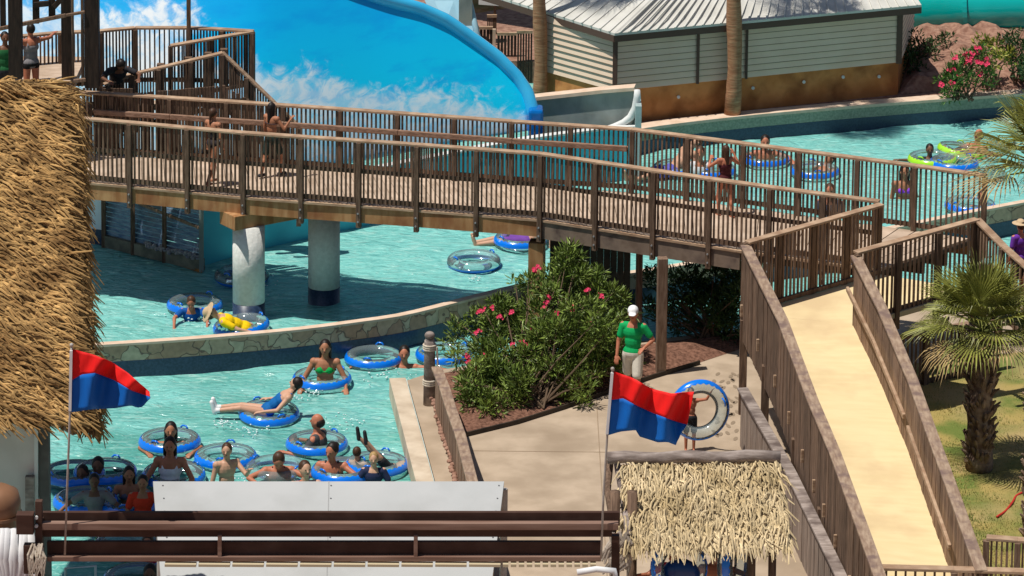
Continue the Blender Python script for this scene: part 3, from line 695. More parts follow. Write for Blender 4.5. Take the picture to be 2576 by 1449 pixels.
# ---------------------------------------------------------------- service building
SB = thing('service_building', 'low beige sided service building with plywood base and white ribbed metal roof', 'building', at(1900, 270, .5))
zb = .5
c0 = at(1545, 312, zb); c1 = at(2258, 238, zb); cL = at(1372, 262, zb)
cR = V((c1.x + .6, c1.y + 3, zb))
zt = 2.42
def wallq(a, b, z0, z1, m, name, off=0, th=.1):
    d = (b - a); d.z = 0; d.normalize(); nr = V((d.y, -d.x, 0)) * off
    a2, b2 = a + nr, b + nr; back = V((-d.y, d.x, 0)) * th
    return MB().hexa([V((*k.xy, z0)) for k in (a2, b2, b2 + back, a2 + back)], [V((*k.xy, z1)) for k in (a2, b2, b2 + back, a2 + back)]).build(name, m, SB)
zs = 1.22
def siding(a, b):
    mb = MB(); k = 9; d = (b - a); d.z = 0; d.normalize(); nr = V((d.y, -d.x, 0)); hh = (zt - zs) / k
    for i in range(k):
        z0 = zs + i * hh; o0 = nr * .045; o1 = nr * .015; bk = -nr * .05
        mb.hexa([V((*(a + o0).xy, z0)), V((*(b + o0).xy, z0)), V((*(b + bk).xy, z0)), V((*(a + bk).xy, z0))], [V((*(a + o1).xy, z0 + hh)), V((*(b + o1).xy, z0 + hh)), V((*(b + bk).xy, z0 + hh)), V((*(a + bk).xy, z0 + hh))])
    mb.build('lap_siding', SIDING, SB)
    jn = MB()  # dark strips stand in for the shadow line under each lap
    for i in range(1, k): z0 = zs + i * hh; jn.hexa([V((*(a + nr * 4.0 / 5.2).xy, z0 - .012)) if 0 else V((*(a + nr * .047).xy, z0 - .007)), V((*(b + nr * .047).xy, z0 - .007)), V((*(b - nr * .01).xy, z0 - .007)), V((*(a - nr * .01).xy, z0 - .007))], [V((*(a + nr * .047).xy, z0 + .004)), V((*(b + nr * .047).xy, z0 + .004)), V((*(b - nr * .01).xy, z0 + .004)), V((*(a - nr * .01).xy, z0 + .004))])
    jn.build('lap_shadow_strips', mat('lap shadow brown', (.22, .17, .12)), SB)
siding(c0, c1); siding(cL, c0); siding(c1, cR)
wallq(c0, c1, -.2, zs, PLY, 'plywood_base'); wallq(cL, c0, -.2, zs, PLY, 'plywood_base'); wallq(c1, cR, -.2, zs, PLY, 'plywood_base')
def vtrim(p, wd=.1, z0=zs - .02, z1=zt):
    MB().box(V((p.x, p.y - .03, (z0 + z1) / 2)), wd, .12, z1 - z0).build('corner_trim', TRIM, SB)
vtrim(c0, .1); vtrim(c1, .12); vtrim(c0.lerp(c1, .285), .06); vtrim(c0.lerp(c1, .455), .05)
# roof: hipped front, ribs
ez = zt + .05
E0 = at(1546, 84, ez + .02); E1 = at(2318, 12, ez + .02); EL = at(1330, 18, ez + .02)
R0 = V((E0.x + 2.2, E0.y + 3.4, ez + 1.25)); R1 = V((E1.x - 1.0, E1.y + 3.4, ez + 1.25))
th_ = V((0, 0, .05))
MB().hexa([E0 - th_, E1 - th_, R1 - th_, R0 - th_], [E0, E1, R1, R0]).build('roof_plane', ROOFW, SB)
RL = V((E0.x + .6, E0.y + 6.5, ez + 1.25))
MB().hexa([EL - th_ + V((-1.2, 1.6, 0)), E0 - th_, R0 - th_, RL - th_], [EL + V((-1.2, 1.6, 0)), E0, R0, RL]).build('roof_plane', ROOFW, SB)
rb = MB()
for i in range(34):
    t_ = (i + .5) / 34; a = E0.lerp(E1, t_); b = R0.lerp(R1, t_); rb.beam(a + V((0, -.03, .006)), b + V((0, 0, .006)), .03, .03)
L0 = EL + V((-1.2, 1.6, 0))
for i in range(16):
    t_ = (i + .5) / 16; a = L0.lerp(E0, t_); b = RL.lerp(R0, t_); rb.beam(a + V((-.02, -.02, .006)), b + V((0, 0, .006)), .03, .03)
rb.build('roof_ribs', ROOFW, SB)
for a, b in ((E0, E1), (L0, E0)):
    MB().beam(a + V((0, .03, -.12)), b + V((0, .03, -.12)), .04, .14).build('fascia', TRIM, SB)
# small fittings on the plywood
for t_, z_ in ((.22, .95), (.48, .98), (.66, 1.0), (.80, 1.02), (.93, .95)):
    p = c0.lerp(c1, t_); MB().tube([V((p.x, p.y - .02, z_)), V((p.x, p.y - .06, z_))], .035, 8).build('outlet_cap', WHITEP, SB)
PR = at(1520, 305, .5)
o = MB().beam(V((PR.x - .25, PR.y + .6, .55)), V((PR.x + .2, PR.y + .2, 1.15)), .6, .03, (0, 1, 0)).build('plywood_sheet', PLY); tag(o, 'loose orange plywood sheet leaning at the left corner of the building', 'board')

# dark storage fence and thatch patch left of the building
SF = thing('storage_fence', 'dark slatted storage enclosure between the wave wall and the building', 'fence', at(1290, 250, .5))
for (x0, x1, y0_, y1_, Yd, m) in ((1190, 1240, 70, 150, 82, DKW), (1250, 1300, 85, 240, 81, DKW), (1300, 1340, 80, 250, 80.6, DKW), (1225, 1250, 40, 110, 83, WOOD_D)):
    mb = MB(); n_ = 6
    for i in range(n_):
        a = atY(x0 + (x1 - x0) * i / n_, y1_, Yd); b = atY(x0 + (x1 - x0) * (i + .9) / n_, y0_, Yd); mb.box(V(((a.x + b.x) / 2, Yd, (a.z + b.z) / 2)), b.x - a.x, .05, b.z - a.z)
    mb.build('slat_panel', m, SF)
    a = atY(x0, y0_, Yd); b = atY(x1, y0_, Yd); MB().beam(a, b, .08, .06).build('cap_board', WOOD_T, SF)
a = atY(1243, 95, 81.5); MB().box(V((a.x, 81.5, a.z - .45)), .07, .07, 1.3).build('pale_post', COPE, SF)
# pavilion roof patch behind
BRF = thing('rusty_roof', 'rust brown sloping roof at the top edge beyond the wave wall', 'roof', atY(1230, 60, 84))
q = [atY(1165, 78, 84.0), atY(1262, 100, 84.), atY(1290, -60, 87.), atY(1130, -60, 87.)]
MB().hexa([p - V((0, 0, .1)) for p in q], q).build('roof_sheet', mat('rusty brown shingles', (.22, .10, .03), (.36, .20, .08), 9, rough=.9, bump=.5, c3=(.12, .11, .03), s3=2), BRF)
for x in (1262, 1172): k = atY(x, 100, 84.2); MB().box(V((k.x, 84.6, k.z / 2)), .15, .15, k.z).build('roof_post', DKW, BRF)
WSG = atY(1245, 5, 83); o = MB().box(WSG, .75, .04, .16, rz=-.25).build('white_board', WHITEP); 
MB().box(WSG + V((0, .06, -1)), .06, .06, 2.2).build('stake', WOOD_D, o); tag(o, 'small white board on a stake at the top edge beside the building', 'sign')

# teal flumes
def flume(name, label, pts, r, flanges):
    t_ = thing(name, label, 'water slide tube', pts[0]); k = MB().tube(pts, r, 36, cap=False).build('tube_shell', FLUME, t_, smooth=True)
    for i in flanges:
        d = (pts[min(i + 1, len(pts) - 1)] - pts[i - 1]).normalized()
        MB().tube([pts[i] - d * .05, pts[i] + d * .05], r + .06, 36).build('flange', FLUME, t_)
        MB().tube([pts[i] - V((0, 0, r * .8)), V((pts[i].x, pts[i].y, -.5))], .09, 12).build('support_leg', FLUME, t_)
    return t_
r_ = .62
flume('enclosed_flume', 'teal enclosed water slide tube right of the building above the planting', [atY(x, y, Yd) for x, y, Yd in [(2130, 22, 84.3), (2290, 22, 83.4), (2435, 20, 83), (2600, 16, 82.8), (2800, 5, 82.8)]], r_, [2])
fa = [V((x, y, z_)) for x, y, z_ in [(-3.5, 84.5, 7.5), (-.5, 83.0, 6.6), (1.2, 82.3, 6.45), (3.0, 82.2, 6.4), (5.2, 83.0, 6.5), (7.6, 85.0, 6.7), (9, 89, 7.0)]]
FO = thing('overhead_flume', 'teal slide tube passing high over the building at the top edge', 'water slide tube', fa[3])
fs_ = [tuple(p) for p in fa]
def cr(P_, n=8):
    out = []
    for i in range(len(P_) - 1):
        a, b, c, d = P_[max(i - 1, 0)], P_[i], P_[i + 1], P_[min(i + 2, len(P_) - 1)]
        for j in range(n):
            t_ = j / n; out.append(.5 * ((2 * b) + (c - a) * t_ + (2 * a - 5 * b + 4 * c - d) * t_ * t_ + (3 * b - a - 3 * c + d) * t_ ** 3))
    out.append(P_[-1]); return out
MB().tube(cr(fa), .85, 32, cap=False).build('tube_shell', FLUME, FO, smooth=True)
MB().tube([V((9, 89, 6.5)), V((9, 89, 0))], .12, 12).build('support_leg', FLUME, FO)

# ---------------------------------------------------------------- thatch
def strands(poly, n, L_, wd, m, name, par, down, nrm, jit=.35, lift=.05, taper=.5, bias=0):
    """hanging palm strips spread over a quad (a,b,c,d = top left, top right, bottom right, bottom left)"""
    a, b, c, d = poly; mb = MB()
    for _ in range(n):
        u, v = random.random(), random.random(); p = a.lerp(b, u).lerp(d.lerp(c, u), v)
        dn = (a.lerp(b, u) - d.lerp(c, u)).normalized() * -1
        s_ = nrm.cross(dn).normalized(); ang = random.gauss(bias, jit); dr = (dn * math.cos(ang) + s_ * math.sin(ang)); sd2 = nrm.cross(dr).normalized()
        ln = L_ * random.uniform(.5, 1.2); w2 = wd * random.uniform(.6, 1.3); h0 = random.uniform(0, lift); h1 = h0 + random.uniform(.0, lift); h2 = h1 + random.uniform(-.03, lift * .6)
        p0 = p + nrm * h0; p1 = p + dr * ln * .5 + nrm * (h1 + .02) + sd2 * random.uniform(-.03, .03); p2 = p + dr * ln + nrm * h2 - V((0, 0, .03))
        k = len(mb.v); q = sd2 * w2 / 2; rg = nrm * w2 * .35
        mb.v += [tuple(x) for x in (p0 - q, p0 + rg, p0 + q, p1 - q, p1 + rg, p1 + q, p2 - q * taper, p2 + rg * taper, p2 + q * taper)]
        for r in (0, 3): mb.f += [(k + r, k + r + 3, k + r + 4, k + r + 1), (k + r + 1, k + r + 4, k + r + 5, k + r + 2)]
    return mb.build(name, m, par)
# big left roof
TR = thing('thatched_hut', 'large hut with a steep golden thatched roof and cream gable wall filling the left edge', 'hut', at(50, 1500, .3))
RT = [(-160, 215, 7.4), (60, 192, 7.4), (165, 205, 7.3)]           # ridge
RG = [(205, 260, 7.0), (222, 420, 6.3), (228, 620, 5.4), (236, 800, 4.6), (244, 960, 3.9), (250, 1075, 3.45)]
ridgeR = at(172, 205, 7.3)
BIAS = 1.05
rows = [(205, 7.35, 150), (250, 7.1, 172), (330, 6.75, 182), (450, 6.2, 186), (620, 5.45, 193), (800, 4.65, 204), (960, 3.95, 216), (1060, 3.5, 226)]
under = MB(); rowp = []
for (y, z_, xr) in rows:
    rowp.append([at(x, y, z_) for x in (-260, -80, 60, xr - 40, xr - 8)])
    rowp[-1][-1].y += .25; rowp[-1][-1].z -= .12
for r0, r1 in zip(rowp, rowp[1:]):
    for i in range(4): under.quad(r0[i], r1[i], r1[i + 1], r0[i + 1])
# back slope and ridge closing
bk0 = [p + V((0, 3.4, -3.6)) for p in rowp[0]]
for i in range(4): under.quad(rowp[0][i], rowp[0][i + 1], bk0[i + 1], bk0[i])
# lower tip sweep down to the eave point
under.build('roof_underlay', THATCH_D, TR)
for k, (r0, r1) in enumerate(zip(rowp, rowp[1:])):
    for i in range(4):
        nm = (r1[i] - r0[i]).cross(r0[i + 1] - r0[i]).normalized()
        if nm.y > 0: nm = -nm
        ar = (r1[i] - r0[i]).length * (r0[i + 1] - r0[i]).length
        strands([r0[i], r0[i + 1], r1[i + 1], r1[i]], int(ar * (900 if i >= 1 else 230)), .40, .030, THATCH, 'thatch_layer', TR, None, nm, .24, .085, .5, BIAS)
# shaggy right verge and ridge tufts
for (r0, r1) in zip(rowp, rowp[1:]):
    nm = V((.5, -.7, .45)).normalized()
    strands([r0[-1] - V((.1, 0, 0)), r0[-1] + V((.03, .05, 0)), r1[-1] + V((.03, .05, 0)), r1[-1] - V((.1, 0, 0))], int((r1[-1] - r0[-1]).length * 260), .17, .026, THATCH, 'thatch_verge', TR, None, nm, .45, .08, .5, BIAS * .5)
strands([rowp[0][0] + V((0, .1, 0)), rowp[0][-1] + V((0, .1, 0)), rowp[0][-1] + V((0, -.15, -.15)), rowp[0][0] + V((0, -.15, -.15))], 1800, .22, .028, THATCH, 'ridge_thatch', TR, None, V((0, -.5, .85)).normalized(), .7, .08)
# eave fringe: from lower-left (0,950) over (100,1010) to the tip (250,1115)
ev = [(-200, 900, 3.9), (0, 948, 3.7), (100, 1010, 3.5), (190, 1060, 3.38), (236, 1085, 3.3)]
evp = [at(*e) for e in ev]
tp = rowp[-1]
for i in range(len(evp) - 1):
    a, b = evp[i], evp[i + 1]; ua, ub = a + V((0, .5, .42)), b + V((0, .5, .42))
    strands([ua, ub, b, a], int((b - a).length * 520), .26, .03, THATCH, 'eave_fringe', TR, None, V((0, -.75, .65)), .35, .07)
tip = at(240, 1078, 3.3)
mb = MB()
for _ in range(60):
    s0 = tip + V((random.uniform(-.25, .03), random.uniform(0, .2), random.uniform(-.02, .08))); e0 = at(252 + random.uniform(-6, 3), 1112 + random.uniform(-20, 3), 3.08)
    mb.tube([s0, s0.lerp(e0, .5) + V((.05, 0, .03)), e0], [.016, .014, .004], 5)
mb.build('eave_tip', THATCH, TR)
# gable wall
Yw = at(100, 1012, 3.45).y
def wy(x, y): return atY(x, y, Yw)
mb = MB(); f4 = [wy(-250, 870), wy(0, 955), wy(95, 1012), wy(95, 1900), wy(-250, 1900)]
for p in f4[:3]: pass
mb.v = [tuple(p) for p in f4] + [tuple(p + V((0, .15, 0))) for p in f4]; mb.f = [(0, 4, 3, 2, 1), (5, 6, 7, 8, 9), (0, 1, 6, 5), (1, 2, 7, 6), (2, 3, 8, 7), (3, 4, 9, 8), (4, 0, 5, 9)]
mb.build('gable_wall', WALLW, TR)
for (xa, ya, xb, yb, w_) in ((-200, 885, 97, 1018, .06), (-200, 935, 88, 1040, .035), (-200, 1030, 80, 1062, .035)):
    MB().beam(wy(xa, ya) - V((0, .03, 0)), wy(xb, yb) - V((0, .03, 0)), .05, w_).build('trim_board', WHITEP, TR)
MB().beam(wy(92, 1015) - V((0, .035, 0)), wy(92, 1900) - V((0, .035, 0)), .06, .05, (1, 0, 0)).build('trim_board', WHITEP, TR)
a = wy(108, 1040); MB().box(V((a.x, Yw + .12, a.z / 2)), .14, .2, a.z).build('corner_post', GREYD, TR)
# overhanging rafter
MB().beam(at(104, 1036, 3.35), at(190, 1083, 3.25), .08, .14).build('rafter', WOOD_G, TR, bevel=.01)
a = wy(78, 1190); b = wy(78, 1900); MB().beam(a - V((0, .12, 0)), b - V((0, .12, 0)), .1, .12, (1, 0, 0)).build('rough_plank', WOOD_G, TR)

# kiosk
KX = [(1560, 1160, 3.05), (1955, 1152, 3.05), (1985, 1355, 2.35), (1572, 1352, 2.35)]
KQ = [at(*k) for k in KX]
KI = thing('thatched_kiosk', 'small kiosk with pale shaggy raffia roof and rough log frame at the bottom edge', 'kiosk', at(1770, 1600, .3))
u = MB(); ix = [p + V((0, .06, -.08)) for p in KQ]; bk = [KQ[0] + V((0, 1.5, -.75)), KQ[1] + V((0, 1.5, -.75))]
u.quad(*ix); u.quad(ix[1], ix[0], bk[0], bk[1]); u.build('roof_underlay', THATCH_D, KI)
nm = (KQ[3] - KQ[0]).cross(KQ[1] - KQ[0]).normalized(); nm = nm if nm.z > 0 else -nm
strands(KQ, 2400, .30, .024, THATCH_P, 'raffia_layer', KI, None, nm, .38, .07, .6)
lower = [KQ[3].lerp(KQ[0], .25), KQ[2].lerp(KQ[1], .25), KQ[2] + V((0, -.03, -.02)), KQ[3] + V((0, -.03, -.02))]
strands(lower, 760, .34, .024, THATCH_P, 'raffia_fringe', KI, None, V((0, -.9, .3)).normalized(), .25, .05, .4)
mb = MB(); ra, rb_ = at(1528, 1152, 3.12), at(1962, 1148, 3.12); pts_ = [ra.lerp(rb_, i / 10) + V((0, 0, .015 * math.sin(i * 1.7))) for i in range(11)]
mb.tube(pts_, .085, 10).build('ridge_log', WOOD_G, KI, smooth=True)
mb = MB(); mb.tube([at(1535, 1160, 3.0), at(1528, 1230, 2.75), at(1545, 1330, 2.4)], .05, 8); mb.build('verge_pole', WOOD_D, KI)
mb = MB(); mb.tube([at(1552, 1165, 3.0), at(1568, 1260, 2.7), at(1582, 1350, 2.4)], .045, 8); mb.build('verge_pole', WOOD_G, KI)
Yk = 48.5
for x in (1545, 1588, 1890, 1942):
    p = atY(x, 1400, Yk); zt_ = 2.5 if x > 1700 else 2.9
    MB().tube([V((p.x, Yk, .3)), V((p.x + .01, Yk, 1.4)), V((p.x, Yk, zt_))], .055 if x > 1700 else .07, 9).build('log_post', WOOD_D, KI, smooth=True)
for x in (1592, 1885):
    p = atY(x, 1400, Yk + 1.6); MB().tube([V((p.x, Yk + 1.6, .3)), V((p.x, Yk + 1.6, 2.3))], .055, 9).build('log_post', WOOD_D, KI, smooth=True)
# tangle of dry palm boots and rope at the post
mb = MB()
for i in range(26):
    s0 = atY(1545 + random.uniform(-10, 35), 1345 + random.uniform(-15, 50), Yk - .4); mb.tube([s0, s0 + V((random.uniform(-.1, .1), -.03, -.12)), s0 + V((random.uniform(-.16, .02), -.04, -.3))], [.03, .035, .012], 6)
mb.build('frond_stubs', mat('bleached frond stubs', (.28, .23, .18), (.45, .38, .32), 8, rough=.9, island=.3), KI)

# ---------------------------------------------------------------- foreground frame, white awning
Yf = 44.7
FR = thing('beam_frame', 'dark brown painted double beam frame spanning the bottom of the picture', 'frame', atY(830, 1600, Yf))
def fbeam(x0, x1, ya, yb, m, name, Yd=Yf, dep=.12):
    a, b = atY(x0, ya, Yd), atY(x1, ya, Yd); c = atY(x0, yb, Yd); h_ = a.z - c.z
    return MB().beam(V((a.x, Yd + dep / 2, a.z - h_ / 2)), V((b.x, Yd + dep / 2, b.z - h_ / 2)), dep, h_).build(name, m, FR, bevel=.006)
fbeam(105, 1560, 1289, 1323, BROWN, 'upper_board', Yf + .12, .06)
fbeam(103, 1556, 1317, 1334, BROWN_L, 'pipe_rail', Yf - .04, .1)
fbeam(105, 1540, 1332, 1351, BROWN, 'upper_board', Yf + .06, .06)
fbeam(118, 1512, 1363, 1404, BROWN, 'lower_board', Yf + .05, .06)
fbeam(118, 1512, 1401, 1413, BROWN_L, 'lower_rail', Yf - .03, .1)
for i, x in enumerate((553, 1046)):
    a, b = atY(x, 1345, Yf), atY(x, 1412, Yf); MB().beam(a, b, .05, .05, (0, 1, 0)).build('strut', BROWN_L, FR, bevel=.005)
a, b = atY(98, 1258, Yf), atY(98, 1560, Yf); MB().beam(a, b, .09, .09, (0, 1, 0)).build('end_post', BROWN, FR, bevel=.008)
a, b = atY(1548, 1345, Yf + .2), atY(1548, 2100, Yf + .2); MB().beam(a, V((b.x, b.y, .3)), .1, .1, (0, 1, 0)).build('end_post', BROWN, FR)
a = atY(98, 1400, Yf); MB().box(V((a.x, Yf + .1, 2.1)), .1, .1, 3.6).build('end_post', BROWN, FR)
a, b = atY(42, 1290, Yf - .1), atY(86, 1340, Yf - .1); MB().box((a + b) / 2, b.x - a.x, .15, a.z - b.z).build('bracket_block', BROWN, FR, bevel=.008)
a, b = atY(60, 1368, Yf - .1), atY(95, 1440, Yf - .1); MB().box((a + b) / 2, b.x - a.x, .12, a.z - b.z).build('bracket_block', BROWN, FR, bevel=.008)
for y in (1301, 1322):
    p = atY(92, y, Yf - .06); MB().tube([p, p - V((0, .03, 0))], .022, 10).build('bolt', WHITEP, FR)
fb = MB()
x = 415
while x < 1500:
    w_ = 85 if x < 1230 else 20
    a, b = atY(x, 1416, Yf - .03), atY(x + w_ - 6, 1423, Yf - .03); fb.box((a + b) / 2, b.x - a.x, .1, a.z - b.z); x += w_
fb.build('cream_edging', CREAM, FR)
AW = thing('white_awning', 'flat grey white metal awning roof with one seam behind the brown beams', 'awning', at(830, 1700, .3))
q = [at(385, 1211, 3.6), at(1268, 1211, 3.6), at(1233, 1500, 2.9), at(408, 1500, 2.9)]
AWM = mat('grey white sheet metal', (.42, .43, .43), (.45, .455, .455), 1.5, rough=.6, spec=.2, c3=(.38, .385, .38), s3=1.1)
MB().hexa([p - V((0, 0, .05)) for p in q], q).build('roof_sheet', AWM, AW)
m1, m2 = q[0].lerp(q[1], .5), q[3].lerp(q[2], .5); MB().beam(m1 + V((0, 0, .002)), m2 + V((0, 0, .002)), .012, .008).build('seam', mat('seam grey', (.33, .33, .33)), AW)
fs_m = MB()
for t_ in (.02, .5, .98):
    for k in range(9): p = q[0].lerp(q[1], t_).lerp(q[3].lerp(q[2], t_), .04 + k * .115) + V((.03, 0, .004)); fs_m.tube([p, p + V((0, 0, .008))], .011, 8)
fs_m.build('fasteners', BOLT, AW)
for p in q: MB().tube([V((p.x * .98, p.y, .3)), V((p.x * .98, p.y, p.z - .1))], .05, 8).build('awning_post', POLE, AW)

# flags
def flagpole(label, pole, topc, midc, botc, Yd):
    t_ = thing('flagpole', label, 'flag', atY(*pole[-1], Yd), 'two red and blue flags on thin poles')
    pp = [atY(x, y, Yd) for x, y in pole]
    MB().tube(pp, [.014] * len(pp), 8).build('pole', POLE, t_, smooth=True)
    MB().ell(pp[0], .025, .025, .025).build('finial', POLE, t_, smooth=True)
    def res(c, n=26):
        L_ = [0]
        for a, b in zip(c, c[1:]): L_.append(L_[-1] + math.dist(a, b))
        out = []
        for i in range(n + 1):
            s_ = L_[-1] * i / n
            for k in range(len(c) - 1):
                if s_ <= L_[k + 1] + 1e-6: break
            f = (s_ - L_[k]) / max(L_[k + 1] - L_[k], 1e-6); out.append((c[k][0] + (c[k + 1][0] - c[k][0]) * f, c[k][1] + (c[k + 1][1] - c[k][1]) * f))
        return out
    T_, M_, B_ = res(topc), res(midc), res(botc)
    for nm_, A, B, m, ph in (('red_half', T_, M_, RED, 0), ('blue_half', M_, B_, BLUE, .5)):
        mb = MB(); R = 8; k = 0
        for i in range(27):
            for j in range(R + 1):
                f = j / R; x = A[i][0] + (B[i][0] - A[i][0]) * f; y = A[i][1] + (B[i][1] - A[i][1]) * f
                gl = ph + f * .5; am = .10 * min(1, i / 8)
                mb.v.append(tuple(atY(x, y, Yd + am * math.sin(i * .55 + gl * 2.2) + .04 * math.sin(i * 1.1 + gl * 5) * min(1, i / 6))))
        for i in range(26):
            for j in range(R): a = i * (R + 1) + j; mb.f.append((a, a + 1, a + R + 2, a + R + 1))
        o = mb.build(nm_, m, t_, smooth=True); s_ = o.modifiers.new('s', 'SOLIDIFY'); s_.thickness = .006
    p, q_ = atY(pole[0][0] - 1, topc[0][1] + 4, Yd - .02), atY(botc[0][0], botc[0][1] - 4, Yd - .02)
    MB().beam(p, q_, .035, .02, (0, 1, 0)).build('white_sleeve', CLOTHW, t_)
flagpole('left red over blue flag in front of the big thatched roof', [(180, 868), (176, 1040), (170, 1200), (163, 1395)],
         [(182, 878), (235, 892), (280, 910), (322, 938), (352, 965), (376, 985)], [(178, 958), (205, 942), (240, 938), (285, 955), (330, 982), (377, 998)], [(176, 1038), (230, 1030), (290, 1027), (330, 1020), (345, 1026), (358, 1024), (378, 1000)], Yf - .08)
flagpole('right red over blue flag above the small raffia kiosk', [(1541, 928), (1528, 1090), (1518, 1250), (1512, 1405)],
         [(1543, 934), (1590, 950), (1640, 978), (1690, 990), (1745, 985)], [(1536, 1006), (1568, 1002), (1605, 1022), (1650, 1042), (1700, 1060), (1728, 1068)], [(1527, 1096), (1560, 1086), (1600, 1082), (1608, 1098), (1655, 1113), (1680, 1112), (1700, 1120), (1712, 1092), (1726, 1070)], Yf - .08)

# ---------------------------------------------------------------- piling and plank fence by the basin
PL = thing('mooring_piling', 'grey timber piling wrapped with rope at the corner of the basin', 'piling', at(1078, 1000, .3))
p = at(1080, 1000, .42); zt_ = atY(1078, 838, p.y).z
MB().tube([V((p.x, p.y, .3)), V((p.x, p.y, zt_ - .2)), V((p.x, p.y, zt_ - .12))], [.10, .09, .085], 14).build('post', WOOD_G, PL, smooth=True)
MB().tube([V((p.x, p.y, zt_ - .14)), V((p.x, p.y, zt_ - .09))], [.075, .07], 14).build('neck', WOOD_G, PL)
MB().ell(V((p.x, p.y, zt_ - .04)), .085, .085, .07).build('finial', WOOD_G, PL, smooth=True)
for zz in (zt_ - .20, .72): 
    mb = MB()
    for k in range(3): mb.tube([V((p.x + .10 * math.cos(a * .524), p.y + .10 * math.sin(a * .524), zz - k * .035)) for a in range(13)], .018, 6)
    mb.build('rope_wrap', ROPE, PL, smooth=True)
mb = MB(); mb.tube([V((p.x + .12, p.y - .05, zt_ - .22)), V((p.x + .14, p.y - .06, .9)), V((p.x + .13, p.y - .1, .6))], .018, 6); mb.build('hanging_rope', ROPE, PL)
fl_ = [(1098, 925), (1118, 975), (1135, 1030), (1158, 1095), (1188, 1212), (1240, 1400)]
FLn = [V((*at(x, y, 1.15).xy, .3)) for x, y in fl_]
t = thing('basin_fence', 'short brown plank fence with bleached cap between the basin curb and the path', 'fence', FLn[0])
plankwall('plank_wall', t, FLn, .83, 0, CAPM, WOOD_M, pw=.13)
mb = MB()
for i in range(30):
    a = at(1090 + i * 2.2 + random.uniform(-6, 4), 1000 + i * 8, .44); mb.ell(a, .05, .07, .03, None, 7, 5)
tag(mb.build('gravel_strip', EARTH), 'strip of brown rubble lying between curb and plank fence', 'rubble', kind='stuff')

# ---------------------------------------------------------------- plants
def leafmesh(centers, n, ln, wd, upb=.5, seed=1):
    n = n * 13
    rn = random.Random(seed); mb = MB()
    for (c, r) in centers:
        for _ in range(int(n * r * r * 60)):
            while True:
                q = V((rn.uniform(-1, 1), rn.uniform(-1, 1), rn.uniform(-1, 1)))
                if q.length < 1 and q.length > .35: break
            p = c + V((q.x * r, q.y * r, q.z * r)); d = (q.normalized() * .8 + V((rn.gauss(0, .5), rn.gauss(0, .5), rn.gauss(0, .4) + upb))).normalized()
            s_ = d.cross(V((rn.gauss(0, 1), rn.gauss(0, 1), rn.gauss(0, 1)))).normalized(); L_ = ln * rn.uniform(.6, 1.2); w_ = wd * rn.uniform(.7, 1.2)
            k = len(mb.v); m_ = p + d * L_ * .5; n_ = d.cross(s_) * .012
            mb.v += [tuple(p), tuple(m_ + s_ * w_ / 2 + n_), tuple(p + d * L_), tuple(m_ - s_ * w_ / 2 + n_)]; mb.f.append((k, k + 1, k + 2, k + 3))
    return mb
def shrub(name, label, base, blobs, n, ln, wd, m, flowers=0, fm=PINK, seed=3, fr=.035, cat='shrub', fl_at=None):
    t_ = thing(name, label, cat, base); rn = random.Random(seed)
    # break each big blob into tufts
    tufts = []
    for c, r in blobs:
        for _ in range(int(26 * r)):
            q = V((rn.gauss(0, 1), rn.gauss(0, 1), rn.gauss(0, 1))).normalized() * r * rn.uniform(.55, 1.02); tufts.append((c + q, r * rn.uniform(.22, .38)))
        tufts.append((c, r * .6))
    leafmesh(tufts, n, ln, wd, .5, seed).build('foliage', m, t_)
    st = MB()
    for c, r in tufts[::2]:
        b = base + V((rn.uniform(-.25, .25), rn.uniform(-.2, .2), -.05)); st.tube([b, b.lerp(c, .5) + V((rn.uniform(-.1, .1), 0, .08)), c], [.022, .014, .006], 5)
    st.build('stems', TWIG, t_)
    if flowers:
        for k in range(flowers):
            c, r = rn.choice(tufts); q = V((rn.gauss(0, .6), -abs(rn.gauss(0, .8)) - .2, abs(rn.gauss(0, .7)) + .2)).normalized(); p = c + q * (r + .04); fb_ = MB()
            if fl_at: p = fl_at(k, p)
            for _ in range(rn.randint(6, 11)):
                o_ = V((rn.gauss(0, fr * .7), rn.gauss(0, fr * .7), rn.gauss(0, fr * .6))); a = rn.uniform(0, 6.28)
                for j in range(5):
                    aa = a + j * 1.2566; d = V((math.cos(aa), math.sin(aa) * .6 - .3, math.sin(aa) * .8 + .1)).normalized() * fr * .75; s_ = d.cross(V((0, -1, .6))).normalized() * fr * .3; z0 = len(fb_.v)
                    fb_.v += [tuple(p + o_), tuple(p + o_ + d * .6 + s_), tuple(p + o_ + d), tuple(p + o_ + d * .6 - s_)]; fb_.f.append((z0, z0 + 1, z0 + 2, z0 + 3))
            fb_.build('blossom', fm, t_)
    return t_
def B(x, y, z, r): return (at(x, y, z), r)
flp = [(1382, 748), (1478, 732), (1510, 745), (1375, 762), (1372, 775), (1344, 678), (1352, 672), (1235, 772), (1205, 785), (1285, 785), (1482, 805), (1340, 830), (1358, 855), (1312, 862), (1325, 865), (1290, 868), (1198, 835), (1215, 780), (1222, 895), (1275, 905), (1175, 895), (1180, 910), (1438, 778), (1260, 800), (1430, 835), (1405, 790), (1200, 925), (1385, 860), (1460, 965)]
def fpos(k, p):
    x, y = flp[k % len(flp)]; return atY(x, y, 59.3 + (1000 - y) * .0042)
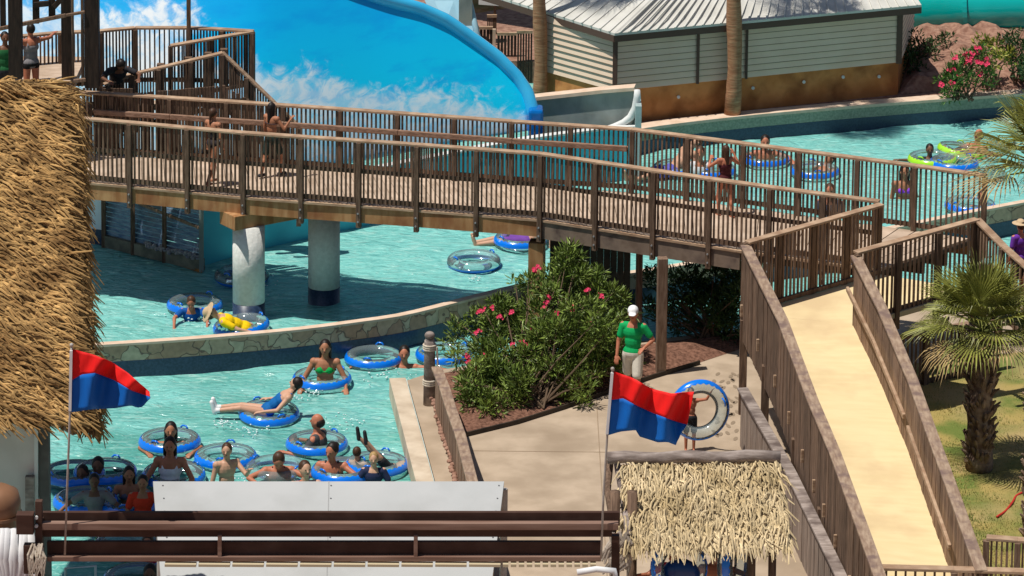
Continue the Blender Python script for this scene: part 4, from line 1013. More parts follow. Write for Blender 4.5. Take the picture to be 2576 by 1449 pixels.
shrub('oleander_bush', 'big green oleander bush with pink red blossoms beside the curved wall', at(1330, 1010, .4),
      [B(1440, 705, 1.8, .52), B(1420, 655, 2.15, .30), B(1500, 740, 1.6, .45), B(1350, 790, 1.35, .55), B(1260, 810, 1.15, .45), B(1460, 850, 1.2, .6), B(1370, 880, 1.0, .6), B(1240, 900, .8, .5), B(1190, 960, .6, .42), B(1290, 970, .6, .5), B(1420, 960, .6, .5), B(1520, 900, .8, .42), B(1185, 1010, .5, .32), B(1250, 1025, .45, .33), B(1540, 820, 1.2, .28), B(1150, 900, .75, .22), B(1205, 800, 1.25, .25), B(1150, 840, 1.0, .25), B(1560, 900, .8, .3), B(1330, 720, 1.6, .28), B(1560, 780, 1.3, .25)],
      4.6, .15, .034, LEAF, 29, seed=4, fr=.036, fl_at=fpos)
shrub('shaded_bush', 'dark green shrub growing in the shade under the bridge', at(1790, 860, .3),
      [B(1720, 725, 1.1, .42), B(1790, 700, 1.25, .5), B(1850, 750, 1.1, .45), B(1640, 700, 1.2, .26), B(1780, 790, .7, .5), B(1840, 820, .6, .45), B(1710, 800, .6, .42), B(1880, 700, 1.3, .4), B(1620, 780, .7, .3)], 3.4, .14, .034, LEAF_D, seed=9)  # bush enlarged with dark leaves to fill in the deep shadow under the bridge
shrub('pink_oleander', 'oleander shrub dotted with pink flowers on the mulch right of the building', at(2425, 245, .6),
      [B(2415, 190, 1.05, .42), B(2450, 150, 1.3, .34), B(2390, 215, .85, .3), B(2480, 190, 1.0, .3)], 3.2, .14, .036, mat('fresh oleander leaf', (.045, .11, .015), (.09, .17, .03), 3, rough=.5, island=.45), 16, seed=12, fr=.05)
shrub('croton_bush', 'yellow green croton bush behind the pink oleander', at(2490, 215, .6), [B(2490, 120, 1.4, .32), B(2530, 150, 1.3, .3)], 2.2, .16, .05, LEAF_Y, seed=13)
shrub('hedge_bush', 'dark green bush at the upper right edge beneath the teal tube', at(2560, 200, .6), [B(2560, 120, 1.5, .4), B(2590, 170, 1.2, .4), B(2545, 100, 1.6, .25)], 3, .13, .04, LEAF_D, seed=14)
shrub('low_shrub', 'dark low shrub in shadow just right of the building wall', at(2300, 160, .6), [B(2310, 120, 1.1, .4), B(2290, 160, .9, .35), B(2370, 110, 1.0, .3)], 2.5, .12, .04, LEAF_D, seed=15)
# mulch heaps
def mound(px, z, h, m, nm):
    heap(nm, px, z, m, h)
mound([(2262, 238), (2420, 224), (2700, 205), (2700, 60), (2262, 60)], .505, .45, EARTH, 'mulch_slope')

def frond(mb_l, mb_p, root, az, el, pl, fl_, nl, wd, droop, rn, spread=95):
    d = V((math.cos(az) * math.cos(el), math.sin(az) * math.cos(el), math.sin(el)))
    tip_ = root + d * pl - V((0, 0, droop * .12 * pl)); mid = root.lerp(tip_, .5) + V((0, 0, .04 * pl))
    mb_p.tube([root, mid, tip_], [.022, .016, .012], 5)
    ax = (tip_ - mid).normalized(); sd_ = ax.cross(V((0, 0, 1)));
    if sd_.length < .1: sd_ = V((1, 0, 0))
    sd_.normalize(); un = sd_.cross(ax).normalized()
    for i in range(nl):
        f = (i / (nl - 1) - .5) * 2; a = rad(spread) * f; L_ = fl_ * (1 - .28 * abs(f) ** 2) * rn.uniform(.88, 1.08)
        dr = (ax * math.cos(a) + sd_ * math.sin(a) + un * (.22 * abs(f))).normalized()
        s_ = dr.cross(un).normalized(); p0 = tip_; w_ = wd * rn.uniform(.8, 1.1)
        p1 = p0 + dr * L_ * .5 - V((0, 0, .03 * L_ * droop)); p2 = p0 + dr * L_ * .8 - V((0, 0, .14 * L_ * droop)); p3 = p0 + dr * L_ * rn.uniform(.95, 1.05) - V((0, 0, .42 * L_ * droop * rn.uniform(.6, 1.2)))
        k = len(mb_l.v); n_ = un * w_ * .3
        mb_l.v += [tuple(q) for q in (p0, p1 - s_ * w_ / 2, p1 - n_, p1 + s_ * w_ / 2, p2 - s_ * w_ * .35, p2 - n_ * .6, p2 + s_ * w_ * .35, p3)]
        mb_l.f += [(k, k + 1, k + 2), (k, k + 2, k + 3), (k + 1, k + 4, k + 5, k + 2), (k + 2, k + 5, k + 6, k + 3), (k + 4, k + 7, k + 5), (k + 5, k + 7, k + 6)]
def palm(label, base, zc, rt_, nf, pl, fl_, seed, boots=True, dry=.15, trunk=BARK, skirt=False):
    rn = random.Random(seed); t_ = thing('palm_tree', label, 'palm tree', base); n_ = 14; zz = [base.z + (zc - base.z) * i / n_ for i in range(n_ + 1)]
    MB().tube([V((base.x + .03 * math.sin(i * .8), base.y, z_)) for i, z_ in enumerate(zz)], [rt_ * (1.15 if i == 0 else 1) * (1 + .08 * math.sin(i * 2.1)) for i in range(n_ + 1)], 14).build('trunk', trunk, t_, smooth=True)
    if boots:
        mb = MB()
        for i in range(int((zc - base.z) * 85)):
            z_ = rn.uniform(base.z + .05, zc + .05); a = rn.uniform(0, 6.28); o_ = V((math.cos(a), math.sin(a), 0)); p = V((base.x, base.y, z_)) + o_ * rt_ * .85
            mb.tube([p, p + o_ * .06 + V((0, 0, .09)), p + o_ * rn.uniform(.08, .15) + V((0, 0, rn.uniform(.12, .2)))], [.035, .03, .012], 5)
        mb.build('frond_boots', trunk, t_)
    c = V((base.x, base.y, zc)); L_ = MB(); P_ = MB(); D_ = MB()
    for i in range(nf):
        az = i * 2.39996 + rn.uniform(-.2, .2); f = i / nf; el = rad(84 - 88 * f + rn.uniform(-8, 8))
        isd = f > 1 - dry
        frond(D_ if isd else L_, P_, c + V((0, 0, .05)), az, el, pl * rn.uniform(.8, 1.1), fl_ * rn.uniform(.85, 1.1), 30, .030, .35 + f * .75, rn, 85)
    L_.build('green_fronds', PALML, t_); P_.build('petioles', mat('petiole green', (.16, .18, .05), rough=.6), t_)
    if D_.v: D_.build('dry_fronds', PALMD, t_)
    return t_
pb = at(2462, 1180, .35); zc = atY(2465, 840, pb.y).z
palm('shaggy fan palm on the lawn to the right of the ramp', pb, zc, .19, 34, .58, .78, 21, dry=.1)
pb2 = V((atY(2636, 560, 53).x, 53., .35)); zc2 = atY(2585, 440, 53).z
palm('tall fan palm cut by the right edge of the picture', pb2, zc2, .17, 28, .72, .92, 22, dry=.25)
rk = at(1356, 268, .5)
palm('ring barked palm trunk left of the service building', V((rk.x, rk.y, .5)), 6.8, .14, 20, .6, .8, 23, boots=False, trunk=BARK_R)
rk = at(1842, 292, .5)
palm('ring barked palm trunk standing in front of the beige siding', V((rk.x, rk.y, .5)), 7.6, .155, 20, .6, .8, 24, boots=False, trunk=BARK_R)
# grass tufts on the lawn
mb = MB(); rn = random.Random(5)
for _ in range(26000):
    p = at(rn.uniform(2230, 2640), rn.uniform(930, 1500), .34); p.z = .34; a = rn.uniform(0, 6.28); d = V((math.cos(a) * .025, math.sin(a) * .025, rn.uniform(.02, .055))); s_ = V((-math.sin(a), math.cos(a), 0)) * .006; k = len(mb.v)
    mb.v += [tuple(p - s_), tuple(p + s_), tuple(p + d)]; mb.f.append((k, k + 1, k + 2))
tag(mb.build('grass', mat('grass blade', (.34, .28, .09), (.16, .20, .04), 1.4, rough=.8, island=.35, thr=(.4, .6))), 'short dry green grass on the lawn', 'grass', kind='stuff')
hp = [at(x, y, .37) for x, y in [(2508, 1300), (2530, 1285), (2548, 1262), (2560, 1245), (2600, 1228)]]
tag(MB().tube(cr(hp, 5), .018, 8).build('garden_hose', HOSE, smooth=True), 'thin red hose lying across the lawn at the right edge', 'hose')

# ---------------------------------------------------------------- float tubes
def tubemesh(kind):
    R, r = .39, .112; vin = MB(); NU, NVv = 56, 16
    def pt(th, ph, rr=r): return V(((R + rr * math.cos(ph)) * math.cos(th), (R + rr * math.cos(ph)) * math.sin(th), rr * math.sin(ph)))
    for i in range(NU):
        for j in range(NVv): vin.v.append(tuple(pt(6.28318 * i / NU, 6.28318 * j / NVv)))
    for i in range(NU):
        for j in range(NVv): vin.f.append((i * NVv + j, ((i + 1) % NU) * NVv + j, ((i + 1) % NU) * NVv + (j + 1) % NVv, i * NVv + (j + 1) % NVv))
    band = MB(); NB = 160; J = 7
    lo, hi = (-2, 47) if kind != 'under' else (-55, -15)
    for i in range(NB):
        th = 6.28318 * i / NB; h_ = hi + 13 * abs(math.sin(th * 15)) if kind != 'under' else hi
        l_ = lo if kind != 'under' else lo - 9 * abs(math.sin(th * 15))
        for j in range(J): band.v.append(tuple(pt(th, rad(l_ + (h_ - l_) * j / (J - 1)), r + .003)))
    for i in range(NB):
        for j in range(J - 1): a = i * J + j; b = ((i + 1) % NB) * J + j; band.f.append((a, b, b + 1, a + 1))
    hd = []
    for a0 in (.35, 3.49):
        m_ = MB(); m_.tube([pt(a0 + k * .085, rad(80), r + (.0 if k in (-2, 2) else .035)) for k in (-2, -1, 0, 1, 2)], .016, 7); hd.append(m_)
    return vin, band, hd
TM = {}
for kd in ('std', 'under'):
    v_, b_, h_ = tubemesh(kd)
    def mk(mb, nm, m, sm=True):
        me = bpy.data.meshes.new(nm); me.from_pydata(mb.v, [], mb.f); me.materials.append(m); me.polygons.foreach_set('use_smooth', [True] * len(me.polygons)); return me
    TM[kd] = {'v': mk(v_, 'clear_ring', VINYL), 'b': mk(b_, 'blue_band', TUBEB), 'h': [mk(h, 'handle', TUBEB) for h in h_], 'g': mk(b_, 'lime_band', TUBEG), 'gh': [mk(h, 'handle', TUBEG) for h in h_]}
def tube(x, y, label, rz=0, tilt=(0, 0), kind='std', col='b', z=.085, loc=None, sc=1., solid=False):
    p = loc if loc is not None else at(x, y, z); t_ = thing('float_tube', label, 'inner tube', p, 'inner tubes of the park'); t_.rotation_euler = (tilt[0], tilt[1], rz); t_.scale = (sc,) * 3
    M_ = TM[kind]
    for nm, me in [('clear_ring', M_['v']), ('lime_band' if col == 'g' else 'blue_band', M_['g' if col == 'g' else 'b'])] + [('handle', h) for h in M_['gh' if col == 'g' else 'h']]:
        o = bpy.data.objects.new(nm, me); COL.objects.link(o); o.parent = t_
    return t_
# ---------------------------------------------------------------- people
SKINS = {'t': mat('tanned skin', (.36, .15, .078), (.42, .18, .10), 4, rough=.5), 'r': mat('ruddy skin', (.43, .155, .085), (.49, .18, .105), 4, rough=.5), 'f': mat('fair skin', (.52, .29, .19), (.58, .33, .22), 4, rough=.5), 'd': mat('brown skin', (.15, .065, .035), (.19, .085, .05), 4, rough=.5)}
HAIRS = {'k': mat('black hair', (.010, .007, .006), (.02, .013, .010), 30, rough=.5), 'b': mat('brown hair', (.045, .020, .010), (.075, .035, .018), 30, rough=.5), 'y': mat('blond hair', (.42, .27, .11), (.30, .18, .07), 30, rough=.5)}
def cloth(name, c): return mat('cloth ' + name, c, tuple(min(1, v * 1.15) for v in c), 12, rough=.8)
def remesh(mb, name, m, par, vox):
    me = bpy.data.meshes.new(name); me.from_pydata(mb.v, [], mb.f); o = bpy.data.objects.new(name, me); COL.objects.link(o)
    k = o.modifiers.new('r', 'REMESH'); k.mode = 'VOXEL'; k.voxel_size = vox; k.use_smooth_shade = True
    s_ = o.modifiers.new('s', 'SMOOTH'); s_.factor = .5; s_.iterations = 2
    dg = bpy.context.evaluated_depsgraph_get(); nm = bpy.data.meshes.new_from_object(o.evaluated_get(dg)); nm.name = name
    o.modifiers.clear(); o.data = nm; bpy.data.meshes.remove(me); nm.materials.clear(); nm.materials.append(m)
    nm.polygons.foreach_set('use_smooth', [True] * len(nm.polygons)); o.parent = par; return o
def nv(*a): return V(a).normalized()
UPR = (0, 0, 1)
DOWN = ((.12, 0, -1), (.05, .15, -1))
def person(label, base, head_y=None, yaw=180, torso=(0, 0, 1), armL=None, armR=None, legL=None, legR=None, skin='t', hair=('short', 'k'), top=None, bottom=None, sc=1., z0=0., foot=False, look=(0, 0), fat=1., hands=True, zoff=None, vox=.0105, extra=None, loc=None):
    """torso/arm/leg directions are in the body's frame: x right, y forward, z up; arms = (upper, fore), legs = (thigh, shin)"""
    armL = armL or ((-.18, .02, -1), (-.05, .25, -1)); armR = armR or ((.18, .02, -1), (.05, .25, -1))
    legL = legL or ((-.04, 0, -1), (0, -.03, -1)); legR = legR or ((.04, 0, -1), (0, -.03, -1))
    sc *= 1.13
    T = nv(*torso); Xv = V((1, 0, 0)); Xv = (Xv - T * Xv.dot(T)).normalized(); Fv = T.cross(Xv).normalized(); BB = (Xv, Fv, T)
    pel = V((0, 0, 0)); P_ = lambda a, b, c: Xv * a + Fv * b + T * c
    body = MB()
    body.ell(P_(0, 0, .02), .160 * fat, .115 * fat, .13, BB); body.ell(P_(0, .005, .20), .130 * fat, .10 * fat, .16, BB); body.ell(P_(0, 0, .37), .160 * fat, .112 * fat, .17, BB)
    body.cap(P_(-.13, -.005, .455), P_(.13, -.005, .455), .062, .062); body.cap(P_(0, 0, .45), P_(0, .012, .57), .062, .053)
    ly, lp = rad(look[0]), rad(look[1])
    HZ = (T * math.cos(lp) + Fv * math.sin(lp)).normalized(); hf0 = Xv.cross(HZ) * -1; hf = (hf0 * math.cos(ly) - Xv * math.sin(ly)).normalized(); hx = hf.cross(HZ).normalized()
    HB = (hx, hf, HZ); hc = P_(0, .012, .575) + HZ * .108
    body.ell(hc, .078, .096, .110, HB); body.ell(hc + hf * .025 - HZ * .055, .055, .06, .06, HB)
    body.cap(hc + hf * .088 + HZ * .005, hc + hf * .108 - HZ * .02, .010, .014)
    for s_ in (-1, 1): body.ell(hc + hx * s_ * .076 - HZ * .01, .012, .02, .028, HB)
    def hand(w_, d, s_):
        d = d.normalized(); a = d.cross(V((0, 0, 1)));
        if a.length < .1: a = V((1, 0, 0))
        a.normalize(); b = a.cross(d)
        body.ell(w_ + d * .045, .04, .017, .052, (a, b, d), 10, 7)
        for i, l_ in enumerate((.062, .072, .066, .05)):
            r0 = w_ + d * .085 + a * (i - 1.5) * .0215; r1 = r0 + d * l_ * .55 - b * .006; r2 = r1 + d * l_ * .4 - b * .02; body.cap(r0, r1, .0105, .0095); body.cap(r1, r2, .0095, .0085)
        body.cap(w_ + d * .03 - a * s_ * .035, w_ + d * .075 - a * s_ * .068 - b * .01, .013, .010)
    J = {}
    for s_, arm, key in ((-1, armL, 'L'), (1, armR, 'R')):
        sh = P_(s_ * .172, -.005, .455); u = nv(*arm[0]); f = nv(*arm[1]); el = sh + u * .275; wr = el + f * .235
        body.ell(sh, .062 * fat, .058, .065, BB); body.cap(sh, el, .047 * (fat * .5 + .5), .038); body.cap(el, wr, .038, .026); J['sh' + key], J['el' + key], J['wr' + key] = sh, el, wr
        if hands: hand(wr, f, s_)
    for s_, leg, key in ((-1, legL, 'L'), (1, legR, 'R')):
        hp_ = P_(s_ * .085, 0, -.03); u = nv(*leg[0]); f = nv(*leg[1]); kn = hp_ + u * .42; an = kn + f * .40
        body.cap(hp_, kn, .085 * (fat * .5 + .5), .055); body.ell(kn, .056, .056, .056); body.cap(kn + f * .02, an, .053, .036); body.ell(kn + f * .12 - (Fv * .02 if abs(f.y) < .7 else V((0, 0, 0))), .052, .052, .09, (Xv, f.cross(Xv).normalized(), f))
        ft = (Fv if f.z < -.5 else (V((0, 0, 1)) + f * .2).normalized()); body.cap(an + f * .03 - ft * .04, an + f * .045 + ft * .15, .036, .028)
        J['hip' + key], J['kn' + key], J['an' + key] = hp_, kn, an
    ztop = max((hc + HZ * .108).z, hc.z + .08); zfoot = min(J['anL'].z, J['anR'].z) - .07
    hat = hair[0] in ('cap', 'hat'); ztop += .02 if hat else .01
    B0 = loc if loc is not None else at(base[0], base[1], z0)
    if foot:
        zt_ = atY(base[0], head_y, B0.y).z; sc = (zt_ - z0) / (ztop - zfoot); zz = z0 - zfoot * sc
    elif head_y is not None: zz = atY(base[0], head_y, B0.y).z - ztop * sc
    else: zz = z0
    t_ = thing('person', label, 'person', V((B0.x, B0.y, zz))); t_.rotation_euler = (0, 0, rad(yaw)); t_.scale = (sc,) * 3
    bo = remesh(body, 'body', SKINS[skin], t_, vox); t_.update_tag()
    hd_ = MB()
    st, hcx = hair
    hm = HAIRS.get(hcx) or HAIRS['k']
    if st in ('short', 'long', 'bun', 'cap', 'hat', 'pony'):
        hd_.ell(hc - hf * .024 + HZ * .024, .089, .100, .106, HB)
        if st == 'long': hd_.cap(hc - hf * .06, hc - hf * .085 - T * .30, .075, .05); hd_.cap(hc - hf * .02 - hx * .07, hc - hf * .03 - hx * .075 - T * .22, .03, .02); hd_.cap(hc - hf * .02 + hx * .07, hc - hf * .03 + hx * .075 - T * .2, .03, .02)
        if st == 'pony': hd_.cap(hc - hf * .09 + HZ * .01, hc - hf * .12 - T * .22, .035, .015)
        if st == 'bun': hd_.ell(hc - hf * .11 + HZ * .04, .05, .05, .05)
        # face stays free: hair hull is pushed back, never past the brow
    if st == 'bald': hd_.ell(hc - hf * .036 - HZ * .012, .088, .080, .075, HB)
    ho = remesh(hd_, 'hair', hm, t_, .012) if hd_.v else None
    ey = MB(); 
    for s_ in (-1, 1): ey.ell(hc + hf * .088 + hx * s_ * .03 + HZ * .012, .011, .008, .007, HB, 8, 6)
    ey.build('eyes', EYE, t_, smooth=True).matrix_parent_inverse = Matrix.Identity(4)
    mo = MB().ell(hc + hf * .086 - HZ * .047, .022, .008, .006, HB, 8, 6).build('mouth', LIP, t_, smooth=True); mo.matrix_parent_inverse = Matrix.Identity(4)
    if st == 'cap':
        c_ = MB(); c_.ell(hc + HZ * .05 - hf * .008, .092, .105, .085, HB); c_.ell(hc + hf * .12 + HZ * .045, .07, .075, .012, HB); remesh(c_, 'cap', cloth('white cap', (.74, .74, .74)), t_, .012)
    if st == 'hat':
        c_ = MB(); c_.ell(hc + HZ * .07, .09, .10, .08, HB); c_.ell(hc + HZ * .055, .19, .20, .018, HB); remesh(c_, 'sun_hat', cloth('straw hat', (.50, .36, .22)), t_, .012)
    g_ = .011
    def torso_prims(mb, lo, hi):
        if lo < .1: mb.ell(P_(0, 0, .02), .160 * fat + g_, .115 * fat + g_, .13 + g_ * .3, BB)
        if lo < .25 and hi > .15: mb.ell(P_(0, .005, .20), .130 * fat + g_, .10 * fat + g_, .16 + g_, BB)
        if hi > .3: mb.ell(P_(0, 0, .36), .160 * fat + g_, .112 * fat + g_, .155, BB)
    if top:
        kd, cc = top; c_ = MB(); mm = cloth(kd + str([round(x, 2) for x in cc]), cc)
        if kd in ('shirt', 'tee'):
            torso_prims(c_, 0, .5); c_.cap(P_(-.14, -.005, .45), P_(.14, -.005, .45), .072, .072)
            for q in 'LR': c_.cap(J['sh' + q], J['sh' + q].lerp(J['el' + q], .62), .064, .060)
        elif kd == 'vest':
            torso_prims(c_, 0, .5); c_.cap(P_(-.075, -.005, .45), P_(.075, -.005, .45), .062, .062)
        elif kd == 'tank':
            c_.ell(P_(0, 0, .02), .160 * fat + g_, .115 * fat + g_, .13, BB); c_.ell(P_(0, .005, .20), .130 * fat + g_, .10 * fat + g_, .17, BB); c_.ell(P_(0, .0, .33), .158 * fat + g_, .112 * fat + g_, .12, BB)
            for s_ in (-1, 1): c_.cap(P_(s_ * .095, .085, .38), P_(s_ * .085, .0, .525), .018, .018); c_.cap(P_(s_ * .085, .0, .525), P_(s_ * .095, -.09, .38), .018, .018)
        elif kd == 'bikini':
            for s_ in (-1, 1): c_.ell(P_(s_ * .065, .075, .355), .062, .05, .055, BB); c_.cap(P_(s_ * .06, .10, .40), P_(s_ * .035, .02, .53), .008, .008)
            c_.tube([P_((.160 * fat + .004) * math.cos(a * .3927), (.112 * fat + .004) * math.sin(a * .3927), .34) for a in range(17)], .011, 6)
            for s_ in (-1, 1): pass
        elif kd == 'suit':
            torso_prims(c_, 0, .3); c_.ell(P_(0, .0, .31), .155 * fat + g_, .112 * fat + g_, .13, BB)
            for s_ in (-1, 1): c_.cap(P_(s_ * .085, .085, .37), P_(s_ * .08, .0, .525), .014, .014); c_.cap(P_(s_ * .08, .0, .525), P_(s_ * .085, -.09, .37), .014, .014)
        remesh(c_, {'tee': 'shirt', 'suit': 'swimsuit', 'bikini': 'bikini_top', 'tank': 'tank_top'}.get(kd, kd), mm, t_, .011)
    if bottom:
        kd, cc = bottom; c_ = MB(); mm = cloth(kd + str([round(x, 2) for x in cc]), cc)
        c_.ell(P_(0, 0, .0), .160 * fat + g_ * 1.3, .115 * fat + g_ * 1.3, .125 if kd == 'shorts' else .085, BB)
        if kd == 'shorts':
            for q in 'LR': c_.cap(J['hip' + q], J['hip' + q].lerp(J['kn' + q], .78), .10, .085)
        else:
            for q in 'LR': c_.cap(J['hip' + q], J['hip' + q].lerp(J['kn' + q], .06), .094, .09)
        remesh(c_, 'shorts' if kd == 'shorts' else 'swim_bottom', mm, t_, .011)
    if extra == 'socks':
        for q in 'LR':
            c_ = MB(); a_ = J['an' + q]; f = (a_ - J['kn' + q]).normalized(); c_.cap(a_ - f * .05, a_ + f * .03, .044, .044); ft = (V((0, 0, 1)) + f * .2).normalized(); c_.cap(a_ + f * .03 - ft * .03, a_ + f * .045 + ft * .15, .044, .038); remesh(c_, 'sock', cloth('white sock', (.74, .72, .72)), t_, .012)
    if extra == 'shoes':
        for q in 'LR':
            c_ = MB(); a_ = J['an' + q]; f = (a_ - J['kn' + q]).normalized(); ft = (Fv if f.z < -.5 else (V((0, 0, 1)) + f * .2).normalized()); c_.cap(a_ + f * .03 - ft * .045, a_ + f * .045 + ft * .16, .044, .036); remesh(c_, 'shoe', cloth('dark shoe', (.03, .03, .035)), t_, .012)
    if extra == 'wrist': MB().tube([J['wrR'] + V((.03 * math.cos(a * .785), .0, .03 * math.sin(a * .785))) for a in range(9)], .009, 6).build('wristband', cloth('yellow band', (.7, .6, .2)), t_).matrix_parent_inverse = Matrix.Identity(4)
    return t_
SITL = ((-.15, .95, -.05), (-.02, .45, -.85)); SITR = ((.15, .95, -.05), (.02, .45, -.85))
RECL = ((-.1, 1, .10), (-.02, 1, -.12)); RECR = ((.1, 1, .05), (.02, 1, -.18))
RIML = ((-.8, .35, -.1), (-.2, 1, .0)); RIMR = ((.8, .35, -.1), (.2, 1, .0))
FOLDL = ((-.9, .35, .0), (.45, .85, .0)); FOLDR = ((.9, .35, .0), (-.45, .85, .0))
ZW = 2.29
# bridge walkers
person('woman in dark swimsuit with ponytail walking away across the left part of the bridge', (537, 462), 272, yaw=-100 + 60, z0=ZW, foot=True, hair=('pony', 'b'), top=('suit', (.03, .025, .03)), skin='t', legL=((-.05, .35, -1), (0, -.1, -1)), legR=((.05, -.3, -1), (0, -.45, -1)), armR=((.3, -.1, -1), (.2, .2, -1)))
person('walker with long black hair and dark shorts raising a hand on the bridge', (684, 442), 258, yaw=-40, z0=ZW, foot=True, hair=('long', 'k'), top=('bikini', (.02, .03, .05)), bottom=('shorts', (.015, .03, .025)), legL=((-.05, -.25, -1), (0, -.35, -1)), legR=((.08, .45, -1), (0, -.05, -1)), armR=((.5, .2, -.7), (.2, .6, .8)), extra='shoes')
person('dark haired woman in a maroon swimsuit on the bridge near its right end', (1822, 545), 365, yaw=25, z0=ZW, foot=True, hair=('long', 'b'), top=('suit', (.07, .01, .015)), skin='r', armL=((-.6, .4, -.5), (.5, .6, .5)), armR=((.7, .3, -.5), (-.2, .5, .8)), legL=((-.05, .3, -1), (0, -.1, -1)), legR=((.05, -.2, -1), (0, -.3, -1)))
# attendant
person('attendant in white cap, green polo shirt and pale shorts walking on the path', (1590, 1018), 768, yaw=165, z0=.3, foot=True, hair=('cap', 'b'), skin='r', top=('tee', (.0, .33, .09)), bottom=('shorts', (.58, .54, .46)), armR=((.25, .1, -1), (.0, .5, -1)), armL=((-.55, -.15, -.8), (.45, .85, -.35)), legL=((-.05, .3, -1), (0, -.2, -1)), legR=((.05, -.25, -1), (0, -.3, -1)), extra='shoes', look=(8, 10))
b_ = MB(); bp_ = at(1590, 1018, .3)
# child with tube
person('small child in dark shorts behind the right flag carrying a clear tube', (1735, 1135), 975, yaw=180, z0=.3, foot=True, hair=('short', 'b'), skin='r', bottom=('shorts', (.02, .02, .025)), armL=((-.6, .3, .2), (-.4, .2, .8)), armR=((.5, .4, -.3), (.3, .5, .4)))
ct = at(1738, 1140, .3); tube(0, 0, 'clear tube with blue scallops held upright by the child on the path', rz=.2, tilt=(rad(86), 0), loc=V((atY(1757, 1030, ct.y).x, ct.y - .22, atY(1757, 1030, ct.y - .2).z)), sc=.97)
# lower basin
tube(810, 955, 'blue rimmed tube under the woman in the green bikini', .3)
person('woman with long dark hair in a green bikini upright inside a tube', (818, 968), 855, yaw=178, hair=('long', 'k'), skin='t', top=('bikini', (.0, .30, .06)), bottom=('brief', (.0, .25, .05)), armL=((-.4, .2, -.7), (-.1, .8, -.25)), armR=((.4, .2, -.7), (.1, .8, -.25)), legL=SITL, legR=SITR)
tube(940, 902, 'empty bright blue tube left of the man with spread arms', 1.0); tube(1118, 893, 'blue tube behind the piling and oleander', .2)
person('man with both arms spread over two blue tubes near the dividing wall', (1017, 925), 870, yaw=180, hair=('short', 'k'), skin='r', armL=((-1, .2, .05), (-1, .15, -.1)), armR=((1, .2, .05), (1, .1, .1)))
tube(677, 1042, 'blue tube carrying the reclining woman in white socks', 1.8, tilt=(0, -.06), z=.06)
c_ = at(677, 1042, .06)
tz = MB().tube([c_ + V((0, 0, -.02)), c_ + V((0, -.02, -.1))], [.3, .2], 24).build('tube_floor', TUBEB)
tag(tz, 'blue fabric seat hanging inside the tube of the reclining woman', 'tube seat')
person('reclining woman in a blue swimsuit and white socks floating with legs to the left', (672, 1032), None, z0=.13, sc=.88, yaw=88, torso=(0, -.8, .62), hair=('pony', 'k'), skin='f', top=('suit', (.0, .10, .32)), legL=((-.12, 1, .22), (.0, 1, -.12)), legR=((.12, 1, .10), (0, 1, -.10)), armL=((-.5, .6, -.6), (0, 1, -.1)), armR=((.5, .4, -.6), (0, 1, .0)), extra='socks', look=(-20, 38))
tube(427, 1112, 'blue tube around the woman leaning on its rim behind the tank top swimmer', .7)
person('dark haired woman resting folded arms on the rim of a tube', (430, 1126), 1062, yaw=182, hair=('long', 'k'), skin='t', armL=FOLDL, armR=FOLDR, top=('bikini', (.05, .05, .08)))
tube(568, 1152, 'blue tube behind the shirtless boy', 1.1)
person('shirtless boy seen from the side standing in front of an empty tube', (570, 1235), 1115, yaw=205, sc=.86, hair=('short', 'b'), skin='f', armR=((.3, .1, -1), (.1, .2, -1)), armL=((-.3, .7, -.5), (.1, .8, .6)), look=(-30, 0))
tube(437, 1198, 'blue tube under the swimmer in the white tank top', .3, tilt=(.05, 0))
person('long haired swimmer in a white tank top sitting on a blue tube', (428, 1212), 1100, yaw=180, hair=('long', 'k'), skin='r', top=('tank', (.70, .68, .76)), armL=((-.5, .3, -.8), (.3, .5, -.6)), armR=((.5, .25, -.8), (.35, .3, -.9)), legL=((-.3, .9, .25), (-.1, .3, -.9)), legR=((.25, .9, .2), (0, .3, -.9)), z0=.1)
tube(797, 1118, 'blue tube ringed around the balding man', .5)
person('balding man in a charcoal shirt sitting in a tube with his back to the viewer', (799, 1136), 1040, yaw=70, hair=('bald', 'k'), skin='r', top=('tee', (.055, .055, .06)), armL=((-.45, .5, -.8), (0, 1, .1)), armR=((.35, .6, -.7), (0, 1, .05)), fat=1.1, look=(5, -5), legL=SITL, legR=SITR)
tube(696, 1182, 'clear rimmed tube in front of the woman with reddish arms', 2.2, kind='under')
person('woman with reddish arms leaning forward on a clear tube', (700, 1200), 1125, yaw=185, torso=(0, .35, .95), hair=('short', 'b'), skin='r', top=('suit', (.06, .01, .02)), armL=((-.8, .5, -.2), (.6, .8, -.1)), armR=((.85, .4, -.2), (-.6, .8, -.15)), fat=1.15, look=(0, 20))
person('swimmer with wet hair and one pale outstretched arm low in the water', (768, 1225), 1160, yaw=190, hair=('short', 'b'), skin='f', armL=((-.9, .2, -.1), (-.9, .3, -.2)), armR=((.6, .3, -.6), (.2, .8, -.2)), look=(15, -5))
tube(862, 1188, 'blue tube below the woman with the hair bun', .4)
person('woman with her hair in a bun and dark top reaching one arm to the right', (835, 1200), 1113, yaw=175, hair=('bun', 'k'), skin='r', top=('tank', (.03, .03, .04)), armL=((-.75, .5, -.35), (-.9, .35, -.3)), armR=((.55, .2, -.6), (.3, .7, -.3)), look=(-25, 8), legL=SITL, legR=SITR)
tube(948, 1172, 'blue tube carrying the two children in swim vests', .9)
person('child in a blue swim vest facing away on the tube with the blond child', (898, 1185), 1124, yaw=-20, sc=.7, hair=('short', 'b'), skin='f', top=('vest', (.0, .10, .36)), armL=((-.8, .2, -.4), (-.7, .4, .1)), armR=((.7, .2, -.4), (.7, .4, 0)), legL=SITL, legR=SITR)
